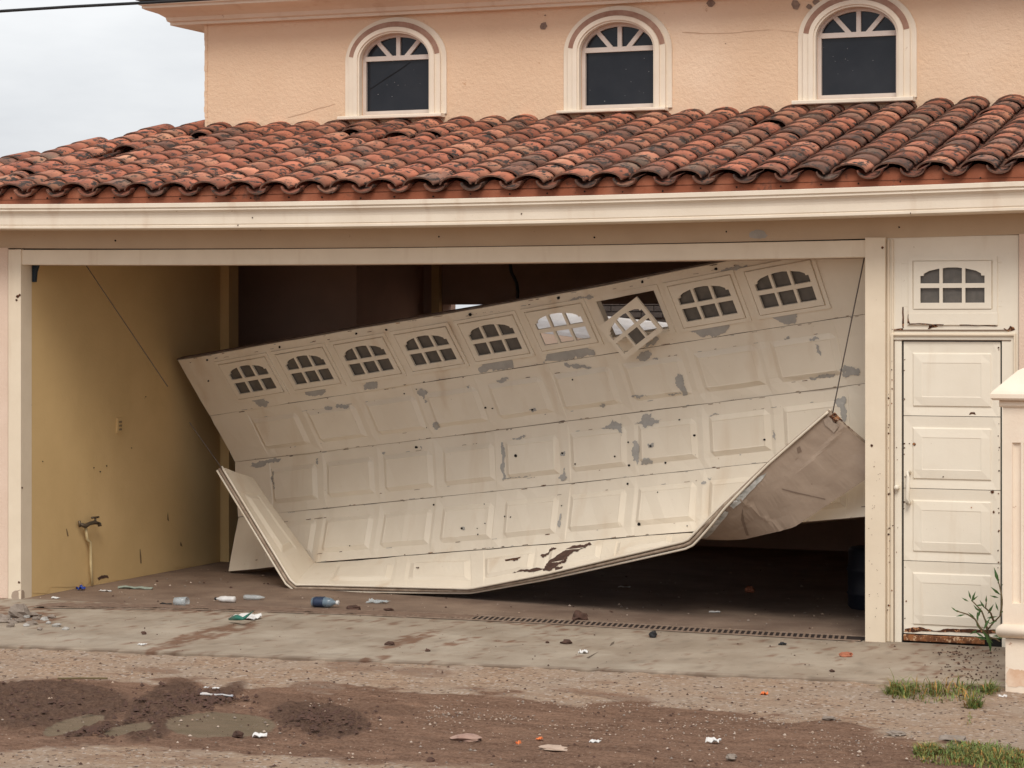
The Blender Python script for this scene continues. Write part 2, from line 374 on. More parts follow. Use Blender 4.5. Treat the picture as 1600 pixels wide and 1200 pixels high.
# driveway slab
DIRT = [(330, 990, 75, 9, .9, -12), (280, 1004, 55, 7, .8, -14), (250, 950, 190, 7, .7, 2), (640, 1000, 45, 6, .9, -16), (660, 990, 45, 5, .6, -14), (720, 1003, 30, 4, .6, -12),
        (600, 958, 160, 5, .6, 2), (850, 975, 90, 5, .5, 3), (40, 960, 60, 14, .8, 5), (590, 1028, 30, 5, .6, -10), (1480, 1030, 80, 30, .30, 0), (840, 1000, 100, 14, .25, -10)]
def slab():
    mb = MB(); nx, ny = 480, 110; x0, x1 = -2.5, 7.62
    vs = []; cs = []
    for j in range(ny+1):
        for i in range(nx+1):
            x = lerp(x0, x1, i/nx); ed = edge_y(x)+.012*fn(x*6, 2.2)
            y = lerp(ed, -.001, j/ny); px, py = PROJ((x, y, 0))
            d = blob(px, py, DIRT)
            nd = max(0, min(1, (d*.9+.9*fn(x*16, y*7, 7, 6)-.36)*2.2)) if d > 0 else max(0, min(.8, (fn(x*12, y*4.5, 17, 6)+.25*max(0, 1-abs(y+.25)/.35)-.38)*2.0))
            g = fn(x*2.0, y*1.4, 11); near_door = max(0, 1-abs(y+.12)/.25) if x > 6.4 else 0  # slab tone drops in a band along the side door
            base = 1+.10*g-.20*near_door-.35*max(0, fn(x*12, y*5, 4, 5)-.25)
            # tinted by dried mud
            c = [lerp(base, t, nd) for t in (.56, .40, .34)]
            wd = max(0, 1-(y-ed)/.07)*max(0, min(1, .75+1.5*fn(x*5, 1.1)))
            c = [c[0]*(1-.45*wd), c[1]*(1-.5*wd), c[2]*(1-.52*wd)]
            z = .0015*g+.012*nd*max(0, fn(x*12, y*12, 9))
            if j == 0: z = -.006
            vs.append((x, y, z)); cs.append((*c, 1))
    o = len(vs)
    fs = [(j*(nx+1)+i, j*(nx+1)+i+1, (j+1)*(nx+1)+i+1, (j+1)*(nx+1)+i) for j in range(ny) for i in range(nx)]
    for i in range(nx+1): vs.append((vs[i][0], vs[i][1]-.004, -.10)); cs.append((.22, .17, .14, 1))
    fs += [(o+i, o+i+1, i+1, i) for i in range(nx)]
    mb.add(vs, fs, CONC, False); mb.c = cs
    # control joint from the drain to the slab edge
    bv = mb.bvh(); n0 = len(mb.v)
    mb.decal(bv, [(995, 982), (998, 983), (920, 1029), (916, 1028)], BLACKJ, .0015, 8, .4, 1)
    mb.c += [(1, 1, 1, 1)]*(len(mb.v)-len(mb.c))
    tag(mb.build('driveway', col=True), kind='structure')
BLACKJ = M('joint_dirt', (.13, .10, .075), rough=.95)
slab()
mb = MB()
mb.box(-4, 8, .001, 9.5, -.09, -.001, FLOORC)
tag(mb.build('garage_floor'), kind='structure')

# ------------------------------------------------------------------ house
house = empty('house', (3.5, 0, 0), 'peach stucco house with clay tile roof over a wide garage opening', 'house')
def hp(mb, name, label=None, col=False):
    o = fix(mb.build(name, None, col), house)
    if label: o['label'] = label
    return o
def X0(px, py=700, y=0): return PY(px, py, y).x
def Z0(px, py, y=0): return PY(px, py, y).z
ZH = 2.5
# -- beam above the opening, header trim, jamb
mb = MB()
mb.box(-3.5, 9.5, -.02, .25, 2.625, 2.80, BEAM, sag, 40)
bv = mb.bvh()
mb.decal(bv, [(1171, 367), (1178, 361), (1190, 360), (1200, 368), (1192, 372), (1176, 372)], PRIMER, .003, 5, 2)
mb.dots(bv, [(181, 376), (929, 371), (1405, 355), (1135, 362), (686, 370)], BLACK, 1.6)
hp(mb, 'beam')
mb = MB(); mb.box(-.02, 6.432, -.035, .06, 2.5, 2.612, CREAM2, lambda x: sag(x)*.75, 30, .004)
mb.box(-.02, 6.432, -.005, .05, 2.606, 2.63, BLACK, lambda x: sag(x)*.75, 30)
mb.box(-.02, 6.432, .061, .25, 2.5, 2.9, DARKW, lambda x: sag(x)*.75, 10)
hp(mb, 'header_trim')
mb = MB(); mb.box(-.115, -.004, -.045, .10, -.01, 2.612, CREAM2, bev=.004)
mb.box(-.128, -.115, -.02, .05, 0, 2.62, BLACK)
bv = mb.bvh()
mb.dots(bv, [(28, 463, 2.5), (26, 469, 2), (31, 461, 2), (34, 762, 1.5), (30, 910, 2)], RUST, 2)
mb.decal(bv, [(20, 925), (36, 922), (37, 938), (18, 939)], BACKM, .002, 6, 2)
hp(mb, 'door_jamb')
mb = MB(); mb.box(-3.5, -.128, -.03, .22, -.05, 2.625, PINKW); hp(mb, 'front_wall')
# -- interior
mb = MB()
ny, nz_ = 30, 24
vs = [(-.006, lerp(.10, 3.02, i/ny), lerp(-.0, 2.95, j/nz_)) for j in range(nz_+1) for i in range(ny+1)]
fs = [(j*(ny+1)+i, j*(ny+1)+i+1, (j+1)*(ny+1)+i+1, (j+1)*(ny+1)+i) for j in range(nz_) for i in range(ny)]
mb.add(vs, fs, YELLOW)
mb.box(-.25, -.008, .10, 3.02, 0, 2.95, YELLOW)
bv = mb.bvh()
mb.dots(bv, [(39, 715, 2), (39, 803, 2), (146, 731, 1.3), (156, 737, 1.3), (166, 728, 1.2), (66, 721, 1), (205, 700, 1), (300, 585, 1.2), (48, 633, 1), (227, 620, 1)], BLACK, 1.3)
mb.decal(bv, [(152, 903), (158, 899), (168, 899), (169, 903), (160, 904), (154, 907)], CLOD, .003, 4, 1)
mb.decal(bv, [(38, 930), (60, 922), (95, 912), (125, 908), (190, 905), (340, 872), (340, 876), (200, 912), (130, 918), (60, 936), (38, 938)], DIRTW if False else YELLOW, .003, 10, 1)
for q in [[(104, 826), (107, 838), (105, 838), (103, 826)], [(219, 858), (221, 880), (219, 880), (218, 858)], [(282, 846), (285, 854), (281, 852)], [(262, 800), (264, 815), (261, 812)]]:
    mb.decal(bv, q, M('scuff', (.22, .15, .08), rough=.9), .002, 5, .5, 1)
# blue grey rag edge seen in the top left corner: peeled paint strip
hp(mb, 'interior_wall', 'yellow painted side wall inside the garage')
mb = MB(); mb.box(-.25, .075, 3.03, 3.20, 0, 2.95, YELLOW); hp(mb, 'wall_pilaster')
mb = MB()
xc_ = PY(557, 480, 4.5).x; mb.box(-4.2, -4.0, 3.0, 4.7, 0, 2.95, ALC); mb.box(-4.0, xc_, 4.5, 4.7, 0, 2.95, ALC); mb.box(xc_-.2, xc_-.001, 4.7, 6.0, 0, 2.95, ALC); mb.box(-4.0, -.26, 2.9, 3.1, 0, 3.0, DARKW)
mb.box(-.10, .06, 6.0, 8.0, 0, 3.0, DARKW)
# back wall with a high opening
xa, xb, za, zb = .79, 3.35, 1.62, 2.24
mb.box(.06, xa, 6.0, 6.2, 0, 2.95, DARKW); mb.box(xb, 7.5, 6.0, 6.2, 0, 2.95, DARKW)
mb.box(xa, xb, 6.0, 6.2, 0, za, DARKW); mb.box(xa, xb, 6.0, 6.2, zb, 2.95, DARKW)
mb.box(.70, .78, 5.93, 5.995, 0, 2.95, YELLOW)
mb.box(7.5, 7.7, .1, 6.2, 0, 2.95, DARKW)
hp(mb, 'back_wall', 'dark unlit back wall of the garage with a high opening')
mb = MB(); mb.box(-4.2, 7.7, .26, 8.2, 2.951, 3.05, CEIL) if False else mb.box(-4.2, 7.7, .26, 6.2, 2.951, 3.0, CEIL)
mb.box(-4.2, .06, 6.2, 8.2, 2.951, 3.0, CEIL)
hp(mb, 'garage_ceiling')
mb = MB(); mb.box(-.1, 8.5, 9.2, 9.4, 0, 3.0, PINKW); hp(mb, 'patio_wall')
# -- corrugated sheets and rubble behind the opening
def corrugated(p0, p1, p2, nwave, amp, mat):
    """sheet spanned by p0->p1 (along ridges) and p0->p2 (across)"""
    p0, p1, p2 = Vector(p0), Vector(p1), Vector(p2); nn = (p1-p0).cross(p2-p0).normalized()
    vs = []; fs = []; K = nwave*8
    for j in range(K+1):
        h = amp*math.sin(j/K*nwave*2*math.pi)
        for s_ in (0, .002): vs += [lerp(p0, p2, j/K)+nn*(h+s_), lerp(p1, p2+(p1-p0), j/K)+nn*(h+s_)]
    for j in range(K):
        a = 4*j; fs += [(a, a+1, a+5, a+4), (a+2, a+6, a+7, a+3), (a, a+4, a+6, a+2), (a+1, a+3, a+7, a+5)]
    b = MB(); b.add(vs, fs, mat, False); return b
b = corrugated(PY(826, 478, 8.6), PY(935, 492, 8.6), PY(816, 516, 7.4), 3, .035, SHEET)
tag(b.build('corrugated_sheet'), 'crooked white corrugated sheet behind the glassless door window', 'sheet')
b = corrugated(PY(938, 493, 8.6), PY(1060, 506, 8.6), PY(928, 526, 7.4), 4, .03, SHEET)
tag(b.build('corrugated_sheet'), 'white corrugated sheet behind the gap of the knocked-out door window', 'sheet')
mb = MB()
p = PY(936, 496, 8.9); q = PY(1060, 470, 8.9)
k = 0; z = p.z
while z < q.z+.1:
    x = p.x-(.1 if k % 2 else 0)
    while x < q.x:
        mb.box(x, min(x+.23, q.x), 8.9, 9.02, z, z+.055, BRICK); x += .24
    z += .066; k += 1
mb.box(p.x, q.x, 8.92, 9.01, 0, q.z, BRICK)
tag(mb.build('brick_wall'), 'dark brick wall chunk behind the knocked-out door window', 'wall')

# -- post and side door unit
mb = MB(); xp0, xp1 = X0(1355), X0(1386)
mb.box(xp0, xp1, -.055, .10, -.01, 2.615, CREAM2, bev=.004)
bv = mb.bvh()
mb.dots(bv, [(1379, 387, 2.2), (1362, 696, 2.2), (1366, 729, 1)], RUST)
for k in range(26): mb.dots(bv, [(random.uniform(1357, 1376), random.uniform(720, 985), random.uniform(.4, .9))], random.choice((RUST, SEAL)))
hp(mb, 'door_post')
def EMB(mb, S, Nf, W, H, panels, mat, prof, holes=(), back=None, th=.04, du=.12, edge=None, wob=None):
    """embossed sheet: S(u,v) metres -> point, Nf(u,v) -> outward normal; prof: [(dist, height)]"""
    us = {0.0, W}; vs_ = {0.0, H}
    k = 0
    while k*du < W: us.add(round(k*du, 4)); k += 1
    for (a, b, c, d) in panels:
        for dd, _ in prof: us |= {a+dd, b-dd}; vs_ |= {c+dd, d-dd}
    for (a, b, c, d) in holes: us |= {a, b}; vs_ |= {c, d}
    us = sorted(us); vs_ = sorted(vs_)
    def clean(l):
        o = [l[0]]
        for x in l[1:]:
            if x-o[-1] > .0015: o.append(x)
        return o
    us, vs_ = clean(us), clean(vs_)
    def h(u, v):
        for (a, b, c, d) in panels:
            m = min(u-a, b-u, v-c, d-v)
            if m > 0: return interp([(0, 0)]+list(prof)+[(9, prof[-1][1])], m)[0]
        return 0
    vs = []; nU = len(us); nV = len(vs_)
    for v in vs_:
        for u in us:
            n = Nf(u, v); vs.append(S(u, v)+n*(h(u, v)+(wob(u, v) if wob else 0)))
    def hole(i, j):
        u = (us[i]+us[i+1])/2; v = (vs_[j]+vs_[j+1])/2
        return any(a < u < b and c < v < d for a, b, c, d in holes)
    fs = [(j*nU+i, (j+1)*nU+i, (j+1)*nU+i+1, j*nU+i+1) for j in range(nV-1) for i in range(nU-1) if not hole(i, j)]
    mb.add(vs, fs, mat)
    if th:
        bs = []
        for v in vs_:
            for u in us: bs.append(S(u, v)-Nf(u, v)*(th-(wob(u, v) if wob else 0)))
        mb.add(bs, [f[::-1] for f in fs], back or mat)
        ev = []; ef = []
        ring = [(i, 0) for i in range(nU)]+[(nU-1, j) for j in range(1, nV)]+[(i, nV-1) for i in range(nU-2, -1, -1)]+[(0, j) for j in range(nV-2, 0, -1)]
        for (i, j) in ring: ev += [vs[j*nU+i], bs[j*nU+i]]
        m = len(ring); ef = [(2*i, 2*((i+1) % m), 2*((i+1) % m)+1, 2*i+1) for i in range(m)]
        mb.add(ev, ef, edge or mat)
        for (a, b, c, d) in holes:
            cs = [(a, c), (b, c), (b, d), (a, d)]; ev = []
            for u, v in cs: ev += [S(u, v), S(u, v)-Nf(u, v)*th]
            mb.add(ev, [(0, 1, 3, 2), (2, 3, 5, 4), (4, 5, 7, 6), (6, 7, 1, 0)], mat)
PROF = [(.006, -.006), (.012, -.006), (.052, .013), (.060, .011)]
# window insert shared by the garage door and the transom
def pane_holes():
    H = []; r = .0
    for k in (-1, 0, 1):
        cx = k*.145; H.append([(cx-.062, -.113), (cx+.062, -.113), (cx+.062, -.018), (cx-.062, -.018)])
    H.append([(-.062, .012), (.062, .012), (.062, .108), (.03, .113), (-.03, .113), (-.062, .108)])
    s = [(.083, .012), (.207, .012), (.207, .060), (.186, .060), (.184, .074), (.150, .092), (.083, .107)]
    H.append(s); H.append([(-x, y) for x, y in s[::-1]])
    return H
def insert(frame, f3, glassmat=None, pane=None, mat=CREAM, W=.25, Hh=.152):
    frame.prism([(-W, -Hh), (W, -Hh), (W, Hh), (-W, Hh)], f3, -.004, .012, mat, pane_holes())
    for (a, b, c, d) in ((-W-.035, W+.035, -Hh-.030, -Hh-.006), (-W-.035, W+.035, Hh+.006, Hh+.030), (-W-.035, -W-.008, -Hh-.006, Hh+.006), (W+.008, W+.035, -Hh-.006, Hh+.006)):
        frame.prism([(a, c), (b, c), (b, d), (a, d)], f3, -.004, .007, mat)
    if pane is not None:
        pane.prism([(-W+.015, -Hh+.015), (W-.015, -Hh+.015), (W-.015, Hh-.015), (-W+.015, Hh-.015)], f3, -.018, -.012, glassmat)
# the side door unit
mb = MB(); xa_, xb_ = xp1+.001, X0(1592)
zt = 2.62
xl0, xl1 = X0(1412), X0(1563)                # leaf
zl0, zl1 = .055, Z0(1487, 534)
tx0, tx1, tz0, tz1 = X0(1422), X0(1557), Z0(1490, 487), Z0(1490, 404)
tcx, tcz = (tx0+tx1)/2, (tz0+tz1)/2
def plate(x0, x1, z0, z1, y, mat=CREAMD, th=.03, bev=.002): mb.box(x0, x1, y, y+th, z0, z1, mat, bev=bev)
# panel field split round the leaf and the transom opening
plate(xa_, xl0-.012, .0, zt, -.010); plate(xl1+.012, xb_, .0, zt, -.010)
plate(xl0-.012, xl1+.012, zl1+.012, tz0+.03, -.0098); plate(xl0-.012, xl1+.012, tz1-.03, zt, -.0099)
plate(xl0-.012, tcx-.245, tz0+.03, tz1-.03, -.0097); plate(tcx+.245, xl1+.012, tz0+.03, tz1-.03, -.0097)
# mouldings
for a, c in ((xa_+.008, .012), (xa_+.034, .012)):
    mb.box(a, a+c, -.022, -.0105, 0, zt-.02, CREAM2, bev=.003)
fr0, fr1, frz = X0(1390), X0(1588), Z0(1490, 521)
mb.box(fr0+.016, fr0+.030, -.030, -.0105, 0, frz, CREAM2, bev=.003); mb.box(fr1-.012, fr1, -.026, -.0105, 0, frz, CREAM2, bev=.003)
mb.box(fr0+.030, fr1-.012, -.028, -.0105, frz-.015, frz, CREAM2, bev=.003)
mb.box(X0(1397), X0(1397)+.006, -.0165, -.0105, 0, frz-.04, DARKSEAM); mb.box(X0(1397), fr1-.03, -.0165, -.0105, frz-.045, frz-.040, DARKSEAM)
# raised sill panel below the transom
plate(X0(1419), X0(1560), Z0(1490, 508), Z0(1490, 489), -.021, CREAMD, .0105)
mb.box(X0(1396), X0(1580), -.016, -.0105, Z0(1490, 517), Z0(1490, 515), DARKSEAM)
bv = mb.bvh()
RS = [[(1452, 508), (1462, 507), (1466, 510), (1456, 512), (1450, 514)], [(1420, 506), (1440, 505), (1475, 507), (1473, 508.5), (1440, 507), (1420, 508)],
      [(1500, 507), (1555, 508), (1559, 510), (1500, 509)], [(1568, 513), (1574, 515), (1579, 509), (1585, 512), (1586, 515), (1576, 518)],
      [(1433, 532), (1445, 533), (1470, 532.5), (1506, 532), (1506, 534), (1470, 534.5), (1434, 535)], [(1520, 534), (1530, 530), (1545, 533), (1545, 534.5)],
      [(1394, 514), (1411, 513), (1411, 515), (1394, 515)], [(1410, 480), (1412, 480), (1412, 513), (1410, 511)], [(1419, 484), (1420, 500), (1422, 506), (1418, 505)]]
for q in RS: mb.decal(bv, q, RUST, .003, 5, .8, 2)
for k in range(26):
    mb.dots(bv, [(random.choice((1388, 1389, 1394, 1402))+random.uniform(-1, 1), random.uniform(560, 990), random.uniform(.5, 1.3))], RUST)
for y_ in (622, 677, 772, 835, 946): mb.dots(bv, [(1388.5, y_, 1.6)], RUST)
side = hp(mb, 'side_door', 'tall narrow cream metal side door with small paned transom and rusty foot')
def sub(m_, name, parent, label=None):
    o = m_.build(name); o.parent = parent; o.matrix_parent_inverse = parent.matrix_world.inverted() if False else Matrix.Identity(4)
    if label: o['label'] = label
    return o
mb = MB(); gp = MB()
f3 = lambda x, y, d: Vector((tcx+x, -.012-d, tcz+y))
insert(mb, f3, GLASSD, gp, CREAMD)
sub(mb, 'transom_window', side); sub(gp, 'window_pane', side)
# leaf
mb = MB(); Wl = xl1-xl0; Hl = zl1-zl0
zz = [zl1, Z0(1487, 651), Z0(1487, 765), Z0(1487, 879), zl0]
for k in range(4):
    h0, h1 = zz[k], zz[k+1]; Hs = h0-h1-.004
    S = lambda u, v, h0=h0: Vector((xl0+u, .002, h0-v)); Nn = lambda u, v: Vector((0, -1, 0))
    EMB(mb, S, Nn, Wl, Hs, [(.045, Wl-.045, .06, Hs-.045)], CREAMD, [(.006, -.005), (.012, -.005), (.02, .004), (.075, .010), (.08, .008)], th=.03)
mb.box(xl0, xl1, .028, .05, zl0, zl1, DARKSEAM)
mb.box(xl0-.012, xl0, .01, .03, zl0, zl1+.012, BLACK); mb.box(xl1, xl1+.012, .01, .03, zl0, zl1+.012, BLACK); mb.box(xl0, xl1, .01, .03, zl1, zl1+.012, BLACK)
mb.box(xl0-.012, xl1+.012, .01, .06, -.01, zl0, BLACK)
mb.box(xl0+.002, xl1-.1, -.012, .02, .012, .052, RUSTB, bev=.004)
bv = mb.bvh()
for q in [[(1413, 983), (1440, 980), (1470, 985), (1500, 983), (1560, 984), (1560, 990), (1500, 988), (1440, 986), (1413, 987)]]: mb.decal(bv, q, RUST, .004, 6, 2.2, 3)
mb.decal(bv, [(1514, 648), (1517, 644), (1523, 644), (1525, 648), (1519, 646.5)], RUST, .003, 4, .3, 1)
mb.dots(bv, [(1429, 694, 2.6), (1421, 693, 1), (1474, 745, 1.2), (1551, 768, 3), (1553, 800, 2), (1518, 793, 1), (1416, 939, 1.5), (1415, 745, 1)], RUST)
for k in range(30): mb.dots(bv, [(random.choice((1413.5, 1560.5))+random.uniform(-1, 1), random.uniform(540, 980), random.uniform(.6, 1.6))], RUST)
sub(mb, 'door_leaf', side)
mb = MB(); hx = X0(1421, 765); mb.tube([(hx, .0, Z0(1421, 738)), (hx, -.045, Z0(1421, 737)), (hx, -.05, Z0(1421, 745)), (hx, -.05, Z0(1421, 778)), (hx, -.045, Z0(1421, 786)), (hx, 0, Z0(1421, 785))], .013, CREAMD, 8)
sub(mb, 'handle', side)
mb = MB(); kx, kz = X0(1403, 762), Z0(1403, 761); mb.tube([(kx, -.01, kz), (kx, -.03, kz), (kx, -.045, kz), (kx, -.05, kz)], [.014, .018, .016, .004], CREAMD, 12); sub(mb, 'knob', side)
mb = MB(); mb.box(xb_+.006, 10.5, -.03, .22, -.05, 2.625, PINKW); mb.box(xb_, xb_+.006, .0, .05, 0, 2.62, BLACK); hp(mb, 'front_wall', 'pink front wall strip right of the side door')
# ------------------------------------------------------------------ lower cornice moulding
def sweep(mb, prof, xs, mat, zf=None, smooth=False, caps=True):
    vs = []; n = len(prof)
    for x in xs:
        for (y, z) in prof: vs.append((x, y, z+(zf(x) if zf else 0)))
    fs = [(i*n+j, i*n+(j+1) % n, (i+1)*n+(j+1) % n, (i+1)*n+j) for i in range(len(xs)-1) for j in range(n)]
    if caps: fs += [tuple(range(n))[::-1], tuple((len(xs)-1)*n+j for j in range(n))]
    mb.add(vs, fs, mat, smooth)
PR = [(.2, 2.76), (-.385, 2.757), (-.40, 2.760), (-.40, 2.775), (-.392, 2.778), (-.392, 2.783), (-.397, 2.787), (-.397, 2.835), (-.400, 2.852), (-.408, 2.868), (-.422, 2.880), (-.432, 2.885), (-.432, 2.893), (-.427, 2.896), (-.427, 2.902), (-.440, 2.906), (-.440, 2.932), (-.432, 2.936), (.2, 2.936)]
mb = MB(); xs = [lerp(-1.7, 10.5, i/60) for i in range(61)]
sweep(mb, PR, xs, MOULD, sag)
bv = mb.bvh()
mb.dots(bv, [(395, 340, 1.2), (407, 359, 1), (815, 334, 1.2), (372, 352, 1), (1423, 333, 1)], CLOD, 1)
hp(mb, 'eave_cornice')
# ------------------------------------------------------------------ tile roof
YE, TS, YW = -.40, .242, 2.25
ZE = 3.006
def rz(x, y): return ZE+TS*(y-YE)+sag(x)
def hipx(y): return -.689+(y-.70)*.478-.02
NRM = Vector((0, -TS, 1)).normalized(); SL = Vector((0, 1, TS)).normalized()
roof = MB()
def tile(cx, s0, L, w0, w1, h, up, col, off=0.0, lift=.016, skew=0.0, jz=0.0, seg=9):
    """barrel tile: s0 = distance of low end up the slope; low end lifted over the one below"""
    vs = []; fs = []; th = .011
    cl = []
    for k, (s_, w_, lf) in enumerate(((s0, w0, lift), (s0+L*.5, (w0+w1)/2, lift*.5), (s0+L, w1, 0))):
        base = Vector((cx+skew*(s_-s0), YE, ZE))+SL*s_; base.z += sag(cx)
        for i in range(seg+1):
            a = math.radians(lerp(-84, 84, i/seg)); x_ = w_*math.sin(a); c_ = math.cos(a)
            for t_ in (0, th):
                if up: hh = (h+t_)*c_+off; xx = x_*(1+t_/w_)
                else: hh = -(h)*c_+h+off-t_*0+(t_ if False else 0)+t_; xx = x_
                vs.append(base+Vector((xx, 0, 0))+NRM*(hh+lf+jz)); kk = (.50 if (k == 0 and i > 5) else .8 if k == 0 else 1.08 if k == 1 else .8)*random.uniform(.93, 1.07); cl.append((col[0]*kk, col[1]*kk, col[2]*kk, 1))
    n = 2*(seg+1)
    for k in range(2):
        for i in range(seg):
            a = k*n+2*i
            fs.append((a+1, a+3, a+n+3, a+n+1)); fs.append((a, a+n, a+n+2, a+2))
        fs.append((k*n, k*n+1, k*n+n+1, k*n+n)); e = k*n+2*seg; fs.append((e, e+n, e+n+1, e+1))
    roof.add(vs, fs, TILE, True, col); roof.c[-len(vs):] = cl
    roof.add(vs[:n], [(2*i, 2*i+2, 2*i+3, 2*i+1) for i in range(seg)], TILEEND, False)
EXP = .207; SP = .272
broken = set()
for q in [(25, 275), (142, 252), (175, 238), (1212, 195), (300, 212), (605, 214), (655, 210), (535, 203)]: broken.add(q)
def near_broken(x, y, z, r=13):
    px, py = PROJ((x, y, z))
    return any(abs(px-a) < r*1.3 and abs(py-b) < r*.55 for a, b in broken)
X = -1.75; ci = 0
while X < 10.2:
    colj = random.uniform(-.006, .006)
    for r in range(14):
        s0 = r*EXP+random.uniform(-.012, .012)-.025+(0 if r else -random.uniform(0, .012))
        y = YE+s0*SL.y
        if y > YW-.02: continue
        hx_ = hipx(y)
        old = min(1, max(0, (X-2.6)/3.5))
        def tint():
            g = random.random(); k = random.uniform(.70, 1.15)-.16*old
            if g < .08+.22*old: return (k*.66, k*.84, k*.95, 1)
            if g < .5: return (k*1.0, k*.90, k*.88, 1)
            if g < .75: return (k*1.22, k*1.30, k*1.30, 1)
            return (k*1.08, k*.98, k*.92, 1)
        if X > hx_-.06:
            pos = Vector((X, YE, ZE))+SL*(s0+.1)
            if not near_broken(pos.x, pos.y, pos.z+.06):
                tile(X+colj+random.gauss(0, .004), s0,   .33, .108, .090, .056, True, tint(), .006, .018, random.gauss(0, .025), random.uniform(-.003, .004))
            elif random.random() < .4:
                tile(X+.03, s0+.05, .26, .094, .078, .062, True, tint(), -.004, .015, random.uniform(-.4, .4))
        if X+SP/2 > hx_-.02:
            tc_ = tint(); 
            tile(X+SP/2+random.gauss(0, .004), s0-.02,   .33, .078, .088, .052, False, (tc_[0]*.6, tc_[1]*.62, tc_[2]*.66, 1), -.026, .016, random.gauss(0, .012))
    X += SP; ci += 1
# displaced tiles lying loose
def loose(px, py, ang, col):
    r_ = ray(px, py); p0 = Vector((0, YE, ZE+.07)); n_ = Vector((0, -TS, 1)); t_ = n_.dot(p0-CAM)/n_.dot(r_); P = CAM+r_*t_
    vs = []; fs = []; d = Vector((math.cos(ang), math.sin(ang), TS*math.sin(ang))).normalized(); e = d.cross(NRM).normalized()
    for k in (0, 1):
        for i in range(9):
            a = math.radians(lerp(-85, 85, i/8))
            for t2 in (0, .013): vs.append(P+d*(k*.32-.16)+e*((.085-.012*k+t2)*math.sin(a))+NRM*((.055+t2)*math.cos(a)+.0))
    n = 18
    for i in range(8):
        a = 2*i; fs += [(a+1, a+3, a+n+3, a+n+1), (a, a+n, a+n+2, a+2), (a, a+2, a+3, a+1), (a+n, a+n+1, a+n+3, a+n+2)]
    roof.add(vs, fs, TILE, True, col)

# underlay, left hip slope
yb = 2.2
roof.add([(-1.9, YE-.0, ZE-.045), (10.3, YE, ZE-.045), (10.3, YW, ZE+TS*(YW-YE)-.045), (hipx(YW)+.03, YW, ZE+TS*(YW-YE)-.045), (hipx(YE)+.03, YE, ZE-.045)], [(4, 1, 2, 3)], MORTAR)
roof.add([(hipx(YE)-.0, YE, ZE-.02), (hipx(YW), YW, ZE+TS*(YW-YE)-.02), (hipx(YW), 6.2, ZE+TS*(YW-YE)-.02), (hipx(YE)-.0, 6.2, ZE-.02)], [(0, 1, 2, 3)], TERRA)
hp(roof, 'tile_roof', 'weathered barrel tile roof with several broken tiles', col=True)
# eave closure strip
mb = MB(); vs = []; n = 900
for i in range(n+1):
    x = lerp(-1.72, 10.2, i/n); ph = (x+1.75)/SP*2*math.pi
    zt_ = ZE+.016+.036*math.cos(ph)+.004*fn(x*20, 0); s_ = sag(x)
    b_ = .010*abs(fn(x*4, 3))
    vs += [(x, -.398, 2.934+s_), (x, -.396-b_*.2, 2.97+s_), (x, -.390, zt_+s_), (x, -.30, zt_+s_)]
fs = []
for i in range(n):
    for j in range(3): a = 4*i+j; fs.append((a, a+4, a+5, a+1))
mb.add(vs, fs, TERRA, True); bv = mb.bvh()
xq = 20
while xq < 1600:
    yq = interp([(0, 311), (533, 311), (1066, 299), (1600, 279)], xq)[0]-interp([(0, 0), (1600, 3)], xq)[0]
    mb.dots(bv, [(xq+random.uniform(-4, 4), yq+random.uniform(-2, 1), 1.5)], BLACK); xq += interp([(0, 52), (1600, 66)], xq)[0]
hp(mb, 'eave_fascia', 'terracotta strip closing the tile ends along the eave')

# ------------------------------------------------------------------ upper storey
XU = PY(321, 120, YW).x
def U(px, py): p = PY(px, py, YW); return p.x, p.z
wins = [dict(c=619, gl=568, gr=671, gb=174.5, gt=55, tr=90, ol=535, orr=696, sb=186, ot=31),
        dict(c=967, gl=911, gr=1021, gb=165, gt=38, tr=76, ol=876, orr=1045, sb=176, ot=12),
        dict(c=1340, gl=1280, gr=1400, gb=149, gt=14, tr=53, ol=1242, orr=1431, sb=162, ot=-12)]
mb = MB()
zc = 5.4
def arch_pts(x0, x1, zb_, zs, zt_, n=20):
    """open bottom-left -> arch -> bottom-right, half ellipse from the springing"""
    cx_ = (x0+x1)/2; a = (x1-x0)/2; b_ = zt_-zs; o = [(x0, zb_)]
    for i in range(n+1):
        t = math.pi*(1-i/n); o.append((cx_+a*math.cos(t), zs+b_*math.sin(t)))
    return o+[(x1, zb_)]
for w_ in wins:
    x0_, _ = U(w_['gl'], w_['gb']); x1_, _ = U(w_['gr'], w_['gb']); zb_ = U(w_['c'], w_['gb'])[1]; zt_ = U(w_['c'], w_['gt'])[1]
    ztr = U(w_['c'], w_['tr'])[1]; w_.update(x0=x0_, x1=x1_, zb=zb_, zt=zt_, zs=ztr+.0, hole=arch_pts(x0_-.02, x1_+.02, zb_-.02, ztr, zt_+.02))
zbot = 3.3; ztop = 5.0
mb.prism([(XU, zbot), (10.6, zbot), (10.6, ztop), (XU, ztop)], lambda x, y, d: Vector((x, YW-d, y)), -.18, 0, STUCCO, [w_['hole'] for w_ in wins])
